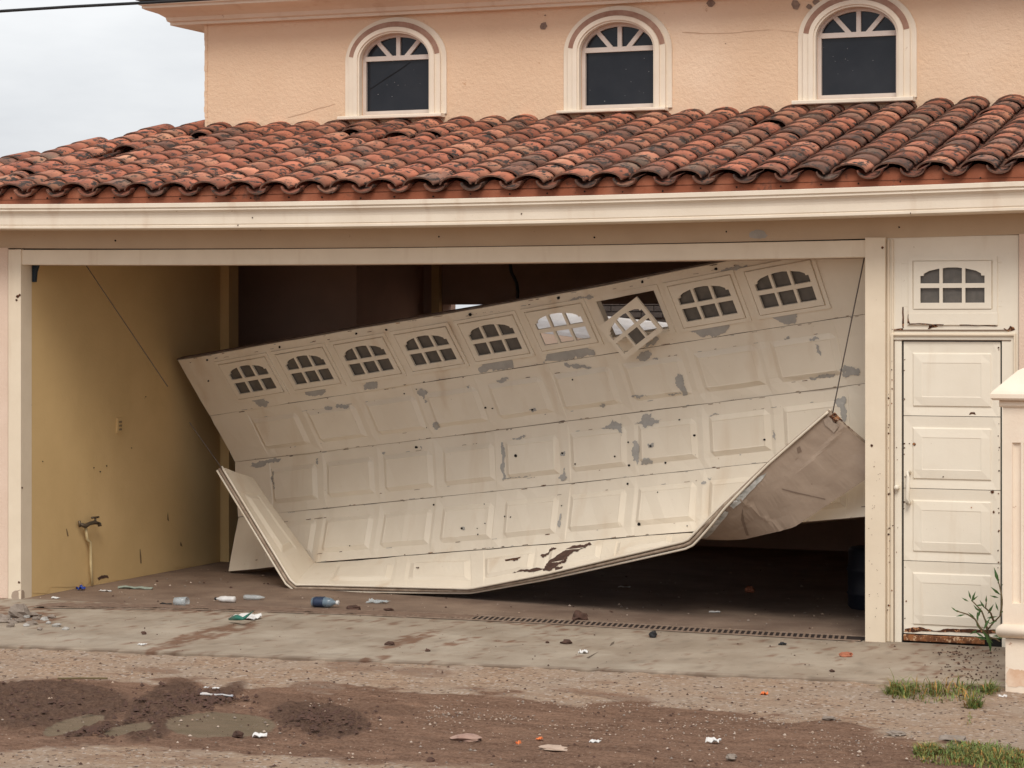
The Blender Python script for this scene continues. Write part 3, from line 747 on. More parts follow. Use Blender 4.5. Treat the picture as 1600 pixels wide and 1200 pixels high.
# rough corner bead and the rest of the block
mb.box(XU+.001, 10.6, YW+.19, 6.1, zbot, ztop, STUCCO)
for k in range(40):
    z = lerp(zbot, ztop, k/40); mb.box(XU-.010*random.random()-.001, XU+.02, YW-.005*random.random()-.003, YW+.05, z, z+.046, STUCCO)
bv = mb.bvh()
SPOT = M('wall_patch', (.30, .22, .17), (.2, .14, .11), 30, .9)
mb.dots(bv, [(849, 41, 6.5), (1110, 5, 7), (1243, 7, 8), (1265, 11, 5), (1276, 3, 6), (852, 24, 1.3), (1134, 68, 1)], SPOT)
CRK = M('crack', (.55, .37, .25), rough=.9)
for q in [[(450, 183), (478, 176), (505, 167), (524, 162), (524, 163), (505, 168.3), (478, 177.2), (450, 184)], [(1066, 50), (1100, 52), (1145, 51), (1200, 46), (1245, 50), (1245, 51), (1200, 47), (1145, 52.2), (1100, 53), (1066, 51)]]:
    mb.decal(bv, q, CRK, .002, 12, .8, 2)
hp(mb, 'upper_wall')
for i, w_ in enumerate(wins):
    x0_, x1_, zb_, zt_, zs_ = w_['x0'], w_['x1'], w_['zb'], w_['zt'], w_['zs']; cx_ = (x0_+x1_)/2
    f3 = lambda x, y, d: Vector((x, YW-d, y))
    sur = MB()
    sxl = U(w_['ol']+6, w_['sb'])[0]; sxr = U(w_['orr']-6, w_['sb'])[0]
    ra = (x1_-x0_)/2; wsur = cx_-sxl
    zsill = zb_-.03
    # stepped surround: three nested arches
    lay = [(wsur, .0, .028), (wsur*.86, .028, .05), (wsur*.74, .05, .064), (wsur*.66, .064, .05)]
    for k, (ro, d0, d1) in enumerate(((wsur*1.0, -.002, .018), (wsur*.90, -.002, .045), (wsur*.80, -.002, .062), (wsur*.72, -.002, .048))):
        ri = [wsur*.90, wsur*.80, wsur*.72, ra+.015][k]
        zo = zt_+(ro-ra)*.92; zi = zt_+(ri-ra)*.92
        outer = arch_pts(cx_-ro, cx_+ro, zsill, zs_-.02, zo, 28); inner = arch_pts(cx_-ri, cx_+ri, zsill, zs_-.02, zi, 28)
        vs = []; fs = []; n = len(outer)
        for (a, b_) in zip(outer, inner): vs += [f3(a[0], a[1], d0), f3(a[0], a[1], d1), f3(b_[0], b_[1], d1), f3(b_[0], b_[1], d0)]
        for j in range(n-1):
            for e in range(4): fs.append((4*j+e, 4*j+(e+1) % 4, 4*j+4+(e+1) % 4, 4*j+4+e))
        sur.add(vs, fs, MOULD, False)
        if k == 1:
            # shadow band of the hood, painted in brown along the top of the arch
            hv = []; hf = []; m_ = 0
            for (a, b_) in list(zip(outer, inner))[2:-2]: hv += [f3(a[0], a[1]+.004, d1+.002), f3(lerp(a[0], b_[0], .95), lerp(a[1], b_[1], .95), d1+.002)]; m_ += 1
            sur.add(hv, [(2*j, 2*j+1, 2*j+3, 2*j+2) for j in range(m_-1)], HOOD if 'HOOD' in globals() else globals().setdefault('HOOD', M('hood_shade', (.30, .165, .12), (.38, .24, .18), 14, .9)))
    sill_z = U(w_['c'], w_['sb'])[1]
    sur.box(U(w_['ol'], w_['sb'])[0], U(w_['orr'], w_['sb'])[0], YW-.095, YW+.01, sill_z, zsill, MOULD, bev=.006)
    so_ = hp(sur, 'window_surround')
    fr = MB(); T = .028
    def bar(p, q, wd, d0=-.07, d1=-.035):
        p, q = Vector(p), Vector(q); d = (q-p).normalized(); e = Vector((-d.y, d.x))*wd/2
        fr.prism([tuple(p-e), tuple(q-e), tuple(q+e), tuple(p+e)], f3, d0, d1, WHITEF)
    if 'WHITEF' not in globals(): WHITEF = M('window_frame_paint', (.66, .58, .52), (.60, .52, .46), 8, .5)
    outer = arch_pts(x0_-.025, x1_+.025, zb_-.025, zs_, zt_+.025); inner = arch_pts(x0_+.008, x1_-.008, zb_+.012, zs_, zt_-.012)
    fr.prism(outer, f3, -.08, -.03, WHITEF, [inner])
    bar((x0_, zs_), (x1_, zs_), .038, -.075, -.028)
    hh = zt_-zs_
    bar((cx_, zs_), (cx_, zt_), .034)
    for sgn in (-1, 1): bar((cx_+sgn*.06, zs_), (cx_+sgn*ra*.66, zs_+hh*.80), .034, -.071, -.036)
    fo = fix(fr.build('window'), house); fo['label'] = ['left arched upper window', 'middle arched upper window', 'right arched upper window'][i]
    gm = MB(); gm.prism(arch_pts(x0_-.01, x1_+.01, zb_-.01, zs_, zt_+.01), f3, -.062, -.056, GLASS)
    bv = gm.bvh()
    DUSTG = globals().setdefault('DUSTG', M('glass_dust', (.25, .25, .26), rough=.8))
    for k in range(9): gm.dots(bv, [(random.uniform(w_['gl']+6, w_['gr']-6), random.uniform(w_['tr']+15, w_['gb']-5), random.uniform(.3, .7))], DUSTG)
    if i == 0:
        CK = M('glass_crack', (.004, .004, .005), rough=.8)
        gm.decal(bv, [(578, 139), (600, 124), (625, 108), (641, 97), (641, 98), (626, 109.3), (601, 125.3), (579, 140)], CK, .001, 8, .3, 1)
    go = gm.build('pane'); go.parent = fo
# upper eave cornice
mb = MB(); ux0 = PY(232, 8, YW-.6).x; ue = PY(533, 25, YW-.08).z; ys = YW
PU = [(ys+.3, 0), (ys-.30, 0), (ys-.30, .022), (ys-.325, .03), (ys-.335, .06), (ys-.39, .085), (ys-.485, .105), (ys-.515, .115), (ys-.515, .135), (ys-.54, .14), (ys-.545, .165), (ys+.3, .165)]
PU = [(y if y > ys else ys-.06-max(0, (ys-y)-.30)*1.25, z) for y, z in PU]
def lft(y): return XU-.30-max(0, (ys-y)-.06)*.42 if y < ys else XU-.28
def usag(x): return -.012*max(0, 1-((x-3.5)/3.5)**2)
vs = []; fs = []; n = len(PU); xs = [0]+[lerp(1, 10.6, i/20) for i in range(21)]
for i, x in enumerate(xs):
    for (y, z) in PU:
        out = max(0, ys-y)
        xx = x
        if not i: xx = lft(y)
        vs.append((xx, y, ue+z+usag(max(xx, .2))))
fs = [(i*n+j, i*n+(j+1) % n, (i+1)*n+(j+1) % n, (i+1)*n+j) for i in range(len(xs)-1) for j in range(n)]
mb.add(vs, fs, MOULD)
# return along the left side and the roof slab
vs = []
for y_ in (None, 6.3):
    for (y, z) in PU:
        out = max(0, ys-y); xx = lft(y)
        vs.append((xx, (ys-out if y_ is None else y_), ue+z+usag(max(xx, .2))))
mb.add(vs, [(j, j+n, (j+1) % n+n, (j+1) % n) for j in range(n)], MOULD)
mb.box(XU-.28, 10.6, YW-.05, 6.3, ue+.12, ue+.164, MOULD)
mb.box(XU-.28, XU-.001, YW+.02, 6.2, ue+.002, ue+.03, MOULD)
bk = M('roof_membrane', (.07, .06, .05), rough=.9)
mb.box(XU-.43, 10.6, YW-.40, 6.35, ue+.172, ue+.215, bk)
hp(mb, 'upper_cornice')

# ------------------------------------------------------------------ pillar on the right
pl = PZ(1571, 1075, 0); mb = MB(); px0 = pl.x; py0 = pl.y
zc0, zc1, zc2 = PY(1600, 575, py0+.1).z, PY(1570, 625, py0).z, PY(1570, 636, py0).z
zb1, zb2 = PY(1570, 975, py0).z, PY(1570, 996, py0).z
wp = .52; s_ = .018
def ringbox(o, z0, z1, mat=PILL, bev=.01):
    mb.box(px0-o, px0+wp+o, py0-o, py0+wp+o, z0, z1, mat, bev=bev)
ringbox(.0, -.12, zb2, bev=.008)
# base torus
vs = []; fs = []; K = 9
for k in range(K+1):
    a = -math.pi/2+math.pi*k/K; o = .012+.035*math.cos(a); z = (zb1+zb2)/2+(zb1-zb2)/2*math.sin(a)
    vs += [(px0-o, py0-o, z), (px0+wp+o, py0-o, z), (px0+wp+o, py0+wp+o, z), (px0-o, py0+wp+o, z)]
for k in range(K):
    for j in range(4): fs.append((4*k+j, 4*k+(j+1) % 4, 4*k+4+(j+1) % 4, 4*k+4+j))
mb.add(vs, fs, PILL, True)
# shaft with flutes in the front face
i0 = .012; fx0 = px0-i0+0; 
zs0, zs1 = zb1, zc2
def flute(u, z):
    if z < zs0+.12 or z > zs1-.20: return 0
    for k in range(7):
        c = .075+k*.066
        if abs(u-c) < .024: return -.020*math.sqrt(max(0, 1-((u-c)/.024)**2))
    return 0
us = [lerp(0, wp+2*i0, i/150) for i in range(151)]; zs_l = [zs0, zs0+.119, zs0+.121, lerp(zs0, zs1, .5), zs1-.201, zs1-.199, zs1]
for side_, fn2 in (('f', lambda u, h_, z: (px0-i0+u, py0-i0-h_, z)), ('l', lambda u, h_, z: (px0-i0-h_, py0+wp+i0-u, z))):
    vs = [fn2(u, flute(u, z), z) for z in zs_l for u in us]; n = len(us)
    mb.add(vs, [(j*n+i, j*n+i+1, (j+1)*n+i+1, (j+1)*n+i) for j in range(len(zs_l)-1) for i in range(n-1)], PILL)
mb.box(px0-i0+.02, px0+wp+i0, py0-i0+.02, py0+wp+i0, zs0, zs1, PILL)
ringbox(.030, zc2, zc1-.001)
# cap: low hipped block
cz = zc1; o1, o2 = .072, -.075
vs = []
for o, z in ((o1-.012, cz), (o1, cz+.012), (o1, cz+.035), (o1-.010, cz+.05), (o2+.015, zc0-.012), (o2-.01, zc0), (o2-.10, zc0+.004)):
    vs += [(px0-o, py0-o, z), (px0+wp+o, py0-o, z), (px0+wp+o, py0+wp+o, z), (px0-o, py0+wp+o, z)]
fs = [(4*k+j, 4*k+(j+1) % 4, 4*k+4+(j+1) % 4, 4*k+4+j) for k in range(6) for j in range(4)]+[(24, 25, 26, 27), (3, 2, 1, 0)]
mb.add(vs, fs, PILL)
mb.add([], [], PILL)
pm = M('pillar_damp', (.66, .44, .30), (.76, .58, .44), 14, .9, .002, 40)
bv = mb.bvh(); mb.decal(bv, [(1571, 1040), (1590, 1046), (1605, 1042), (1605, 1074), (1571, 1074)], pm, .002, 8, 4, 3)
tag(mb.build('gate_pillar'), 'cream fluted masonry pillar with a hipped cap at the right edge', 'pillar')

# ------------------------------------------------------------------ garage door
W, HS = 6.3, .5; D_ = .62; UC = [1.08*D_+i*D_ for i in range(9)]
YR, YL = .14, 2.12
offs = [0, .19, .285, .275, .20]
SEAMS = [dict(L=(277, 563), R=(1348, 367), c=[(277, 563), (604, 506), (760, 480), (900, 455), (1160, 403), (1348, 367)]),
         dict(L=(328, 650), R=(1385, 486), c=[(328, 650), (700, 592), (960, 552), (1200, 514), (1385, 486)]),
         dict(L=(367, 722), R=(1407, 592), c=[(367, 722), (700, 682), (965, 648), (1200, 619), (1407, 592)]),
         dict(L=(372, 808), R=(1412, 700), c=[(372, 808), (820, 763), (1194, 723), (1412, 700)]),
         dict(L=(357, 893), R=(1405, 803), c=[(357, 893), (495, 879), (820, 853), (1077, 831), (1250, 817), (1405, 803)])]
def smooth_interp(pts, x):
    # average of a small window for a gentle bow
    return sum(interp(pts, x+d)[0] for d in (-60, -30, 0, 30, 60))/5
def seam(k, u):
    s = SEAMS[k]; L = PY(*s['L'], YL+offs[k]*(1 if k < 4 else .5)); R = PY(*s['R'], YR+offs[k]); p = L.lerp(R, u/W)
    px, py = PROJ(p); return PY(px, smooth_interp(s['c'], px), p.y)
def SR(r):
    def S(u, v): a = seam(r, u); b = seam(r+1, u); return a.lerp(b, (v+.001)/HS*(.997))
    return S
def NF(S):
    cache = {}
    def N(u, v):
        k = (round(u, 3), round(v, 3))
        if k not in cache:
            du = S(u+.02, v)-S(u-.02, v); dv = S(u, v+.02)-S(u, v-.02); n = du.cross(dv).normalized()
            if n.dot(CAM-S(u, v)) < 0: n = -n
            cache[k] = n
        return cache[k]
    return N
gd = empty('garage_door', (3.5, 1, 0), 'wrecked cream sectional garage door hanging twisted and buckled in the opening', 'garage door')
FL = {1: [], 2: [], 3: [], 4: []}
FL[1] = [[(391, 625), (398, 619), (414, 621), (421, 628), (418, 634), (404, 634)],
         [(472, 612), (480, 606), (505, 606), (510, 612), (504, 617), (480, 617)],
         [(569, 609), (572, 598), (583, 592), (590, 597), (590, 606)],
         [(749, 574), (760, 562), (785, 560), (799, 560), (804, 575), (780, 578), (765, 582), (750, 582)],
         [(848, 565), (855, 552), (880, 548), (912, 541), (928, 547), (930, 554), (912, 560), (900, 556), (888, 562), (870, 569), (852, 568)],
         [(868, 478), (892, 468), (905, 463), (922, 459), (928, 464), (915, 466), (900, 470), (890, 475), (870, 480)],
         [(1077, 517), (1090, 513), (1110, 506), (1140, 504), (1132, 520), (1112, 526), (1095, 526)],
         [(1202, 492), (1215, 489), (1240, 487), (1246, 495), (1240, 505), (1218, 503)],
         [(1126, 423), (1135, 418), (1150, 415), (1168, 414), (1168, 420), (1150, 422), (1130, 426)],
         [(1000, 545), (1010, 535), (1025, 525), (1030, 530), (1020, 545), (1004, 550)]]
FL[2] = [[(507, 637), (520, 636), (519, 640), (509, 640)], [(524, 634), (535, 631), (546, 633), (545, 637), (526, 638)],
         [(652, 611), (658, 607), (666, 610), (664, 620), (668, 628), (664, 629), (657, 618)], [(677, 662), (684, 660), (688, 667), (680, 671), (676, 667)],
         [(881, 566), (900, 568), (925, 574), (920, 577), (900, 576), (886, 574)], [(776, 593), (790, 589), (797, 593), (788, 597), (779, 597)],
         [(994, 561), (1000, 553), (1010, 548), (1018, 551), (1016, 558), (1004, 564)], [(1020, 561), (1027, 558), (1029, 561)],
         [(1055, 592), (1059, 583), (1066, 586), (1072, 607), (1075, 615), (1068, 618), (1060, 606)], [(1043, 615), (1056, 613), (1066, 615), (1052, 618)], [(986, 620), (995, 617), (1012, 620), (1000, 623)],
         [(1312, 578), (1320, 570), (1335, 574), (1344, 579), (1342, 587), (1322, 590)], [(1264, 590), (1285, 585), (1305, 583), (1306, 586), (1285, 590), (1266, 592)],
         [(1264, 530), (1278, 527), (1281, 530), (1268, 533)], [(1274, 537), (1280, 543), (1283, 556), (1276, 550)], [(1224, 529), (1232, 525), (1234, 528)], [(827, 640), (836, 637), (839, 641), (833, 644)],
         [(728, 603), (734, 601), (733, 607)], [(937, 633), (946, 632), (945, 635), (938, 635)], [(656, 587), (664, 590), (660, 592)]]
FL[3] = [[(391, 729), (395, 722), (410, 720), (428, 716), (440, 717), (436, 722), (420, 724), (410, 729)],
         [(938, 668), (952, 664), (956, 653), (965, 660), (973, 663), (971, 671), (970, 682), (966, 672), (955, 670), (945, 672)],
         [(990, 660), (1003, 656), (1008, 647), (1018, 646), (1017, 653), (1034, 655), (1030, 660), (1020, 667), (1010, 668), (1003, 662)],
         [(989, 690), (996, 690), (999, 715), (996, 726), (990, 720), (987, 705)], [(1003, 720), (1015, 716), (1020, 724), (1010, 727), (1002, 726)],
         [(784, 690), (787, 698), (789, 730), (791, 748), (787, 748), (785, 720)], [(800, 686), (815, 681), (822, 682), (810, 687)], [(875, 708), (884, 706), (883, 712), (876, 713)],
         [(1013, 693), (1020, 692), (1019, 699), (1014, 700)], [(873, 746), (880, 740), (883, 730), (886, 745), (880, 752)],
         [(1303, 625), (1320, 619), (1322, 640), (1320, 660), (1314, 640), (1305, 630)], [(785, 748), (812, 744), (830, 742), (812, 746), (786, 750)],
         [(1107, 650), (1120, 646), (1124, 648), (1112, 651)], [(1208, 672), (1212, 680), (1212, 690), (1208, 684)], [(494, 718), (497, 716), (496, 726)], [(657, 697), (660, 700), (658, 703)],
         [(597, 708), (603, 707), (601, 710)], [(425, 732), (427, 745), (428, 765), (424, 750)]]
FL[4] = [[(1096, 755), (1102, 752), (1104, 755)], [(873, 823), (876, 803), (878, 803), (875, 824)], [(722, 823), (727, 827), (724, 829)], [(1106, 745), (1112, 746), (1110, 750)], [(815, 758), (830, 752), (818, 760)]]
HD = {1: [(324, 562, 2), (437, 542, 2), (557, 521, 2), (604, 515, 1.8), (735, 491, 2.6), (873, 465, 2.8), (1004, 440, 2.6), (1119, 420, 2.6), (815, 517, 2.8), (920, 499, 3), (647, 582, 3), (715, 537, 2.6), (769, 563, 2.6), (912, 541, 2.8), (1043, 520, 2.8), (326, 595, 1.5), (663, 597, 1.5), (668, 580, 1.5)],
      2: [(651, 698-90, 1), (832, 640, 2), (895, 593, 1.5), (759, 637, 1.8), (770, 638, 1.5), (662, 596, 1.3), (632, 615, 1.2), (498, 645, 1), (667, 668, 1)],
      3: [(806, 712, 2.4), (651, 699, 2.4), (961, 713, 1.5), (982, 691, 1.6), (879, 708, 2), (899, 725, 1.5), (1040, 723, 2), (1085, 680, 2), (1087, 712, 1.8), (1062, 656, 1.8), (1195, 687, 1.8), (983, 727, 2), (1017, 697, 2)],
      4: [(691, 776, 1.8), (678, 789, 1.4), (722, 826, 2.2), (747, 835, 1.2), (746, 826, 1), (789, 807, 1.4), (798, 808, 1.2), (981, 756, 2), (999, 819, 2.4), (1028, 769, 1.2), (757, 788, 1), (758, 818, 1), (878, 790, 1), (547, 853, .9), (1074, 822, 1)]}
winspec = []
for r in range(4):
    S = SR(r); Nf = NF(S); mb = MB()
    dent = lambda u, v, r=r: .012*fn(u*1.3, v*2+r*.7, r)+.004*fn(u*5, v*6, r+4)-.006*max(0, 1-abs(fn(u*1.1+v*.9, v*1.3, r+11, 2))*9)
    if r == 0:
        panels = []; holes = [(u-.245, u+.245, .10, .385) for u in UC]
    else:
        panels = [(u-.268, u+.268, .085, .425) for u in UC]; holes = []
    EMB(mb, S, Nf, W, HS-.002, panels, CREAM, PROF, holes, BACKM, .045, .10, DARKSEAM if r else CREAM, dent)
    bv = mb.bvh()
    for q in FL[r+1]: mb.decal(bv, q, PRIMER, .0035, 5, 3.2, 4)
    mb.dots(bv, HD[r+1], BLACK)
    # worn line of grime along the seam and the panel edges
    for k in range(60):
        u = random.uniform(.1, W-.1); v = random.choice((.005, HS-.006, .088, .42)) if r else random.choice((.006, HS-.008, .035, .04))
        p = S(u, v); qx, qy = PROJ(p); L = random.uniform(1.5, 9); dy = -.12*L
        mb.decal(bv, [(qx, qy-.3), (qx+L, qy+dy-.5), (qx+L, qy+dy+.4), (qx, qy+.5)], random.choice((RUST, PRIMER, SEAL)), .003, 5, .5, 1)
    sec = fix(mb.build('door_section'), gd)
    if r == 0: top = sec; S1 = S; N1 = Nf; top['label'] = 'window section of the garage door, two of its nine windows broken'
sp_ = [(insert, i) for i in range(9)]
for i, u in enumerate(UC):
    V0 = .2425
    n = N1(u, V0); c0 = S1(u, V0)
    ex = (S1(u+.1, V0)-S1(u-.1, V0)).normalized(); ey = -(S1(u, V0+.1)-S1(u, V0-.1)).normalized()
    fm = MB(); pmn = MB() if i != 5 else None
    if i == 6:
        # knocked out of its hole and hanging askew
        rim = MB()
        fr3 = lambda x, y, d: S1(u+x, V0-y)+n*d
        for (a, b, c, d) in ((-.285, .285, -.182, -.158), (-.285, .285, .145, .182), (-.285, -.250, -.158, .145), (.245, .285, -.158, .145)):
            rim.prism([(a, c), (b, c), (b, d), (a, d)], fr3, -.004, .008, CREAM)
        rm = rim.build('window_rim'); rm.parent = top
        c1 = PY(986, 513, c0.y-.06)
        vx = (RV*.52+UV*.44-FV*.73).normalized(); vy = (-RV*.60+UV*.79); vy = (vy-vx*vy.dot(vx)).normalized(); nn = vx.cross(vy).normalized()
        if nn.dot(CAM-c1) < 0: nn = -nn
        f4 = lambda x, y, d: c1+vx*x+vy*y+nn*d
        fm.prism([(-.24, -.15), (.24, -.15), (.24, .15), (-.24, .15)], f4, -.006, .008, CREAM, pane_holes())
        pmn.prism([(-.06, -.115), (.06, -.115), (.06, -.015), (-.06, -.015)], f4, -.004, -.001, GLASSD)
        fo = fm.build('window'); fo.parent = top; fo['label'] = 'knocked-out window frame hanging askew over its hole'
        po = pmn.build('pane'); po.parent = top
    else:
        f4 = lambda x, y, d, u=u, n=n: S1(u+x, V0-y)+n*(d+.003+.010*fn((u+x)*1.3, (V0-y)*2, 0))
        insert(fm, f4, GLASSD, pmn, CREAM)
        fo = fm.build('window'); fo.parent = top
        if i == 5: fo['label'] = 'window frame with all its glass gone'
        if pmn: po = pmn.build('pane'); po.parent = top
    for o in (fo,): o.matrix_parent_inverse = top.matrix_world.inverted() if False else Matrix.Identity(4)
# top edge strip (dark folded flange)
mb = MB()
pts = [seam(0, W*i/40) for i in range(41)]
vs = []
for p in pts:
    n = Vector((-.3, -.95, 0)); vs += [p+n*.006+Vector((0, 0, .004)), p-n*.055+Vector((0, 0, .010)), p-n*.055+Vector((0, 0, .03)), p+n*.006+Vector((0, 0, .012))]
fs = [(4*i+j, 4*i+(j+1) % 4, 4*i+4+(j+1) % 4, 4*i+4+j) for i in range(40) for j in range(4)]
mb.add(vs, fs, M('flange_steel', (.10, .07, .055), (.2, .15, .12), 12, .7)); fix(mb.build('top_flange'), gd)
# bottom section: one buckled strip, left end torn up, right end curled over
ST = [(0.0, (395, 746), 1.86, (346, 729), 1.42), (.80, (491, 882), 1.98, (459, 915), 1.36), (.86, (498, 881), 1.99, (476, 914), 1.40), (2.15, (735, 862), 1.62, (735, 919), 1.17),
      (2.9, (860, 852), 1.38, (850, 897), .93), (4.15, (1077, 834), .86, (1074, 846), .44), (4.55, (1165, 837), .62, (1130, 790), .36), (5.1, (1244, 820), .42, (1200, 727), .28), (6.1, (1392, 722), .17, (1300, 642), .14)]
def seam_at(px_):
    return min((seam(4, W*i/400) for i in range(401)), key=lambda p: abs(PROJ(p)[0]-px_))
STP = []
for k, (u, a, ya, b, yb_) in enumerate(ST):
    pa = seam_at(a[0])+Vector((0, -.004, -.004)) if k in (1, 2, 3, 4, 5) else PY(*a, ya)
    STP.append((u, *pa, *PY(*b, yb_)))
def S5(u, v):
    q = interp(STP, u); a = Vector(q[:3]); b = Vector(q[3:]); p = a.lerp(b, v/HS)
    return p
def S5s(u, v):
    s = .02; return (S5(max(0, u-s), v)+S5(u, v)*2+S5(min(6.1, u+s), v))/4
def N5(u, v):
    du = S5(min(6.1, u+.04), v)-S5(max(0, u-.04), v); dv = S5(u, .5)-S5(u, 0.0)
    n = dv.cross(du).normalized()
    return -n if n.z*0+n.dot(n) < 0 else n
# orient: front face at the middle of the strip must look at the camera
sgn = 1 if N5(2.5, .2).dot(CAM-S5(2.5, .2)) > 0 else -1
NN5 = lambda u, v: N5(u, v)*sgn
mb = MB()
dent5 = lambda u, v: .008*fn(u*2, v*3, 9)+(.005*fn(u*2.5, v*2, 2, 2)-.010*max(0, 1-abs(u+.5*v-4.95)*30)-.006*max(0, 1-abs(v-.30-.1*(u-5.4))*40) if u > 4.3 else 0)
EMB(mb, S5s, NN5, 6.1, HS, [(u-.25, u+.25, .10, .40) for u in UC if .95 < u < 4.2]+[(.16, .62, .12, .38)], CREAM, PROF, (), BACKM, .038, .04, SEAL, dent5)
bv = mb.bvh()
BR = [[(856, 880), (880, 862), (905, 852), (920, 848), (925, 851), (905, 860), (890, 868), (880, 880), (866, 888), (850, 893), (848, 890)],
      [(845, 868), (860, 858), (870, 857), (858, 866), (848, 872)], [(868, 888), (880, 885), (878, 889), (868, 892)], [(800, 874), (812, 871), (806, 876)], [(800, 896), (820, 890), (850, 889), (820, 894)]]
for q in BR: mb.decal(bv, q, CLOD, .004, 5, 3, 3)
for q in [[(788, 875), (815, 870), (812, 873), (790, 877)], [(650, 887), (655, 886), (654, 889)]]: mb.decal(bv, q, RUST, .004, 4, 1, 2)
# hinge plate corner, oil and creases on the curled back
HIN = M('corner_plate', (.42, .34, .27), (.32, .25, .2), 30, .5)
mb.decal(bv, [(1287, 655), (1297, 650), (1303, 660), (1312, 664), (1304, 676), (1290, 664)], HIN, .008, 4, .5, 1)
mb.dots(bv, [(1301, 664, 1.6), (1306, 661, 1.3), (1297, 660, 1.3), (1301, 670, 1.3)], BLACK)
mb.decal(bv, [(1296, 650), (1303, 646), (1312, 655), (1306, 660)], RUST, .010, 4, 1, 2)
mb.decal(bv, [(1305, 645), (1330, 667), (1356, 690), (1356, 694), (1328, 671), (1303, 649)], RUST, .006, 5, .6, 2)
CRS = M('crease', (.22, .16, .12), rough=.8)
for q in [[(1160, 793), (1163, 815), (1170, 836), (1166, 836), (1158, 812)], [(1222, 763), (1250, 770), (1290, 779), (1290, 780.5), (1250, 772), (1222, 764.5)], [(1150, 690+80), (1165, 766), (1152, 773)], [(1245, 700), (1250, 697), (1253, 705), (1247, 708)]]: mb.decal(bv, q, CRS, .003, 8, .6, 1)
# torn foil insulation showing along the curl
FOIL = M('torn_foil', (.80, .79, .76), (.38, .40, .38), 18, .35)
for q in [[(1096, 838), (1114, 812), (1132, 797), (1138, 799), (1126, 816), (1106, 838), (1092, 848)], [(1140, 790), (1158, 770), (1186, 745), (1200, 736), (1190, 750), (1166, 775), (1146, 794)]]: mb.decal(bv, q, FOIL, .005, 5, 1.2, 2)
bot = fix(mb.build('door_section'), gd); bot['label'] = 'buckled bottom section with torn left end and curled right end'
mb = MB()
for off_, rr in ((.006, .010), (-.022, .012), (-.045, .009)):
    mb.tube([S5s(6.1*i/120, HS)+NN5(6.1*i/120, HS)*off_+(S5s(6.1*i/120, HS)-S5s(6.1*i/120, .3)).normalized()*.010 for i in range(121)], rr, [CREAM, SEAL, CREAM][[.006, -.022, -.045].index(off_)], 6)
fix(mb.build('bottom_seal'), gd)

# ------------------------------------------------------------------ cables
def wire(name, pts, r, label, mat=WIRE, n=24, drop=0, cat='cable', smooth=True):
    P = [Vector(p) for p in pts]; out = []
    for a, b in zip(P, P[1:]):
        for i in range(n):
            t = i/n; q = a.lerp(b, t); q.z -= drop*4*t*(1-t); out.append(q)
    out.append(P[-1]); m_ = MB(); m_.tube(out, r, mat, 6); return tag(m_.build(name), label, cat)
wire('lift_cable', [PY(128, 405, .35), PY(262, 604, 1.0)], .0035, 'thin loose steel cable slanting down the yellow wall')
wire('lift_cable', [PY(296, 660, 1.3), PY(347, 732, 1.40)], .003, 'thin steel cable tied to the torn left tip of the garage door')
wire('lift_cable', [PY(1352, 395, .12), PY(1301, 645, .11)], .0045, 'taut steel cable beside the post holding the curled right corner of the garage door')
wire('hanging_wire', [PY(796, 405, 2.5), PY(799, 425, 2.5), PY(807, 441, 2.45), PY(809, 455, 2.4), PY(808, 470, 2.35)], .014, 'short black wire dangling from the dark garage ceiling', RUBBER, 6)
wire('power_line', [PY(-60, 21.5, -4), PY(0, 17.5, -4), PY(110, 10.5, -4), PY(232, 4, -4), PY(420, -7, -4)], .009, 'dark overhead power line crossing the sky at top left', RUBBER, 8)
# dark strip in the top left corner of the opening
mb = MB(); m_ = M('blue_grey_strip', (.02, .035, .05), rough=.6)
mb.prism([(0, 0), (.052, 0), (.030, -.06), (.022, -.135), (0, -.135)], lambda x, y, d: Vector((0.0+x, .13-d, 2.505+y)), 0, .03, m_)
tag(mb.build('track_bracket'), 'dark blue-grey bracket stub in the top left corner of the garage opening', 'bracket')
# tap and pipe on the yellow wall
tp = empty('wall_tap', PY(140, 918, .6), 'old brass wall tap on a pale pipe against the yellow wall', 'tap')
yv = .62
def W_(px, py, out=.04):   # point a little in front of the yellow wall (x = -.006)
    r_ = ray(px, py); t = (-.006+out-CAM.x)/r_.x; return CAM+r_*t
mb = MB(); mb.tube([W_(134, 825, .03), W_(136, 843, .03), W_(141, 847, .03), W_(142, 880, .03), W_(144, 914, .03)], .012, PVC, 8); fix(mb.build('pipe'), tp)
mb = MB(); a = W_(125, 819, .03); mb.tube([a, W_(133, 822, .04), W_(140, 818, .05), W_(148, 816, .06), W_(155, 818, .06)], [.013, .02, .015, .017, .012], BRASS, 8)
mb.tube([W_(155, 817, .06), W_(156, 822, .062)], [.014, .016], BRASS, 8); mb.tube([W_(124, 814, .03), W_(125, 823, .03)], .012, BRASS, 6)
fix(mb.build('spout'), tp)
mb = MB(); mb.tube([W_(149, 816, .06), W_(149, 809, .06)], .008, BRASS, 6); mb.tube([W_(143.5, 809, .06), W_(154, 808, .06)], .009, BRASS, 6); fix(mb.build('handle'), tp)
mb = MB(); c = W_(188, 665, .012); mb.box(-.006, .006, c.y-.045, c.y+.045, c.z-.06, c.z+.06, YELLOW, bev=.003)
for dz in (-.03, 0, .03): mb.box(.0065, .010, c.y-.02, c.y+.02, c.z+dz-.008, c.z+dz+.008, M('socket_face', (.25, .18, .10), rough=.6))
tag(mb.build('wall_socket'), 'small narrow electrical socket plate on the yellow wall', 'socket')

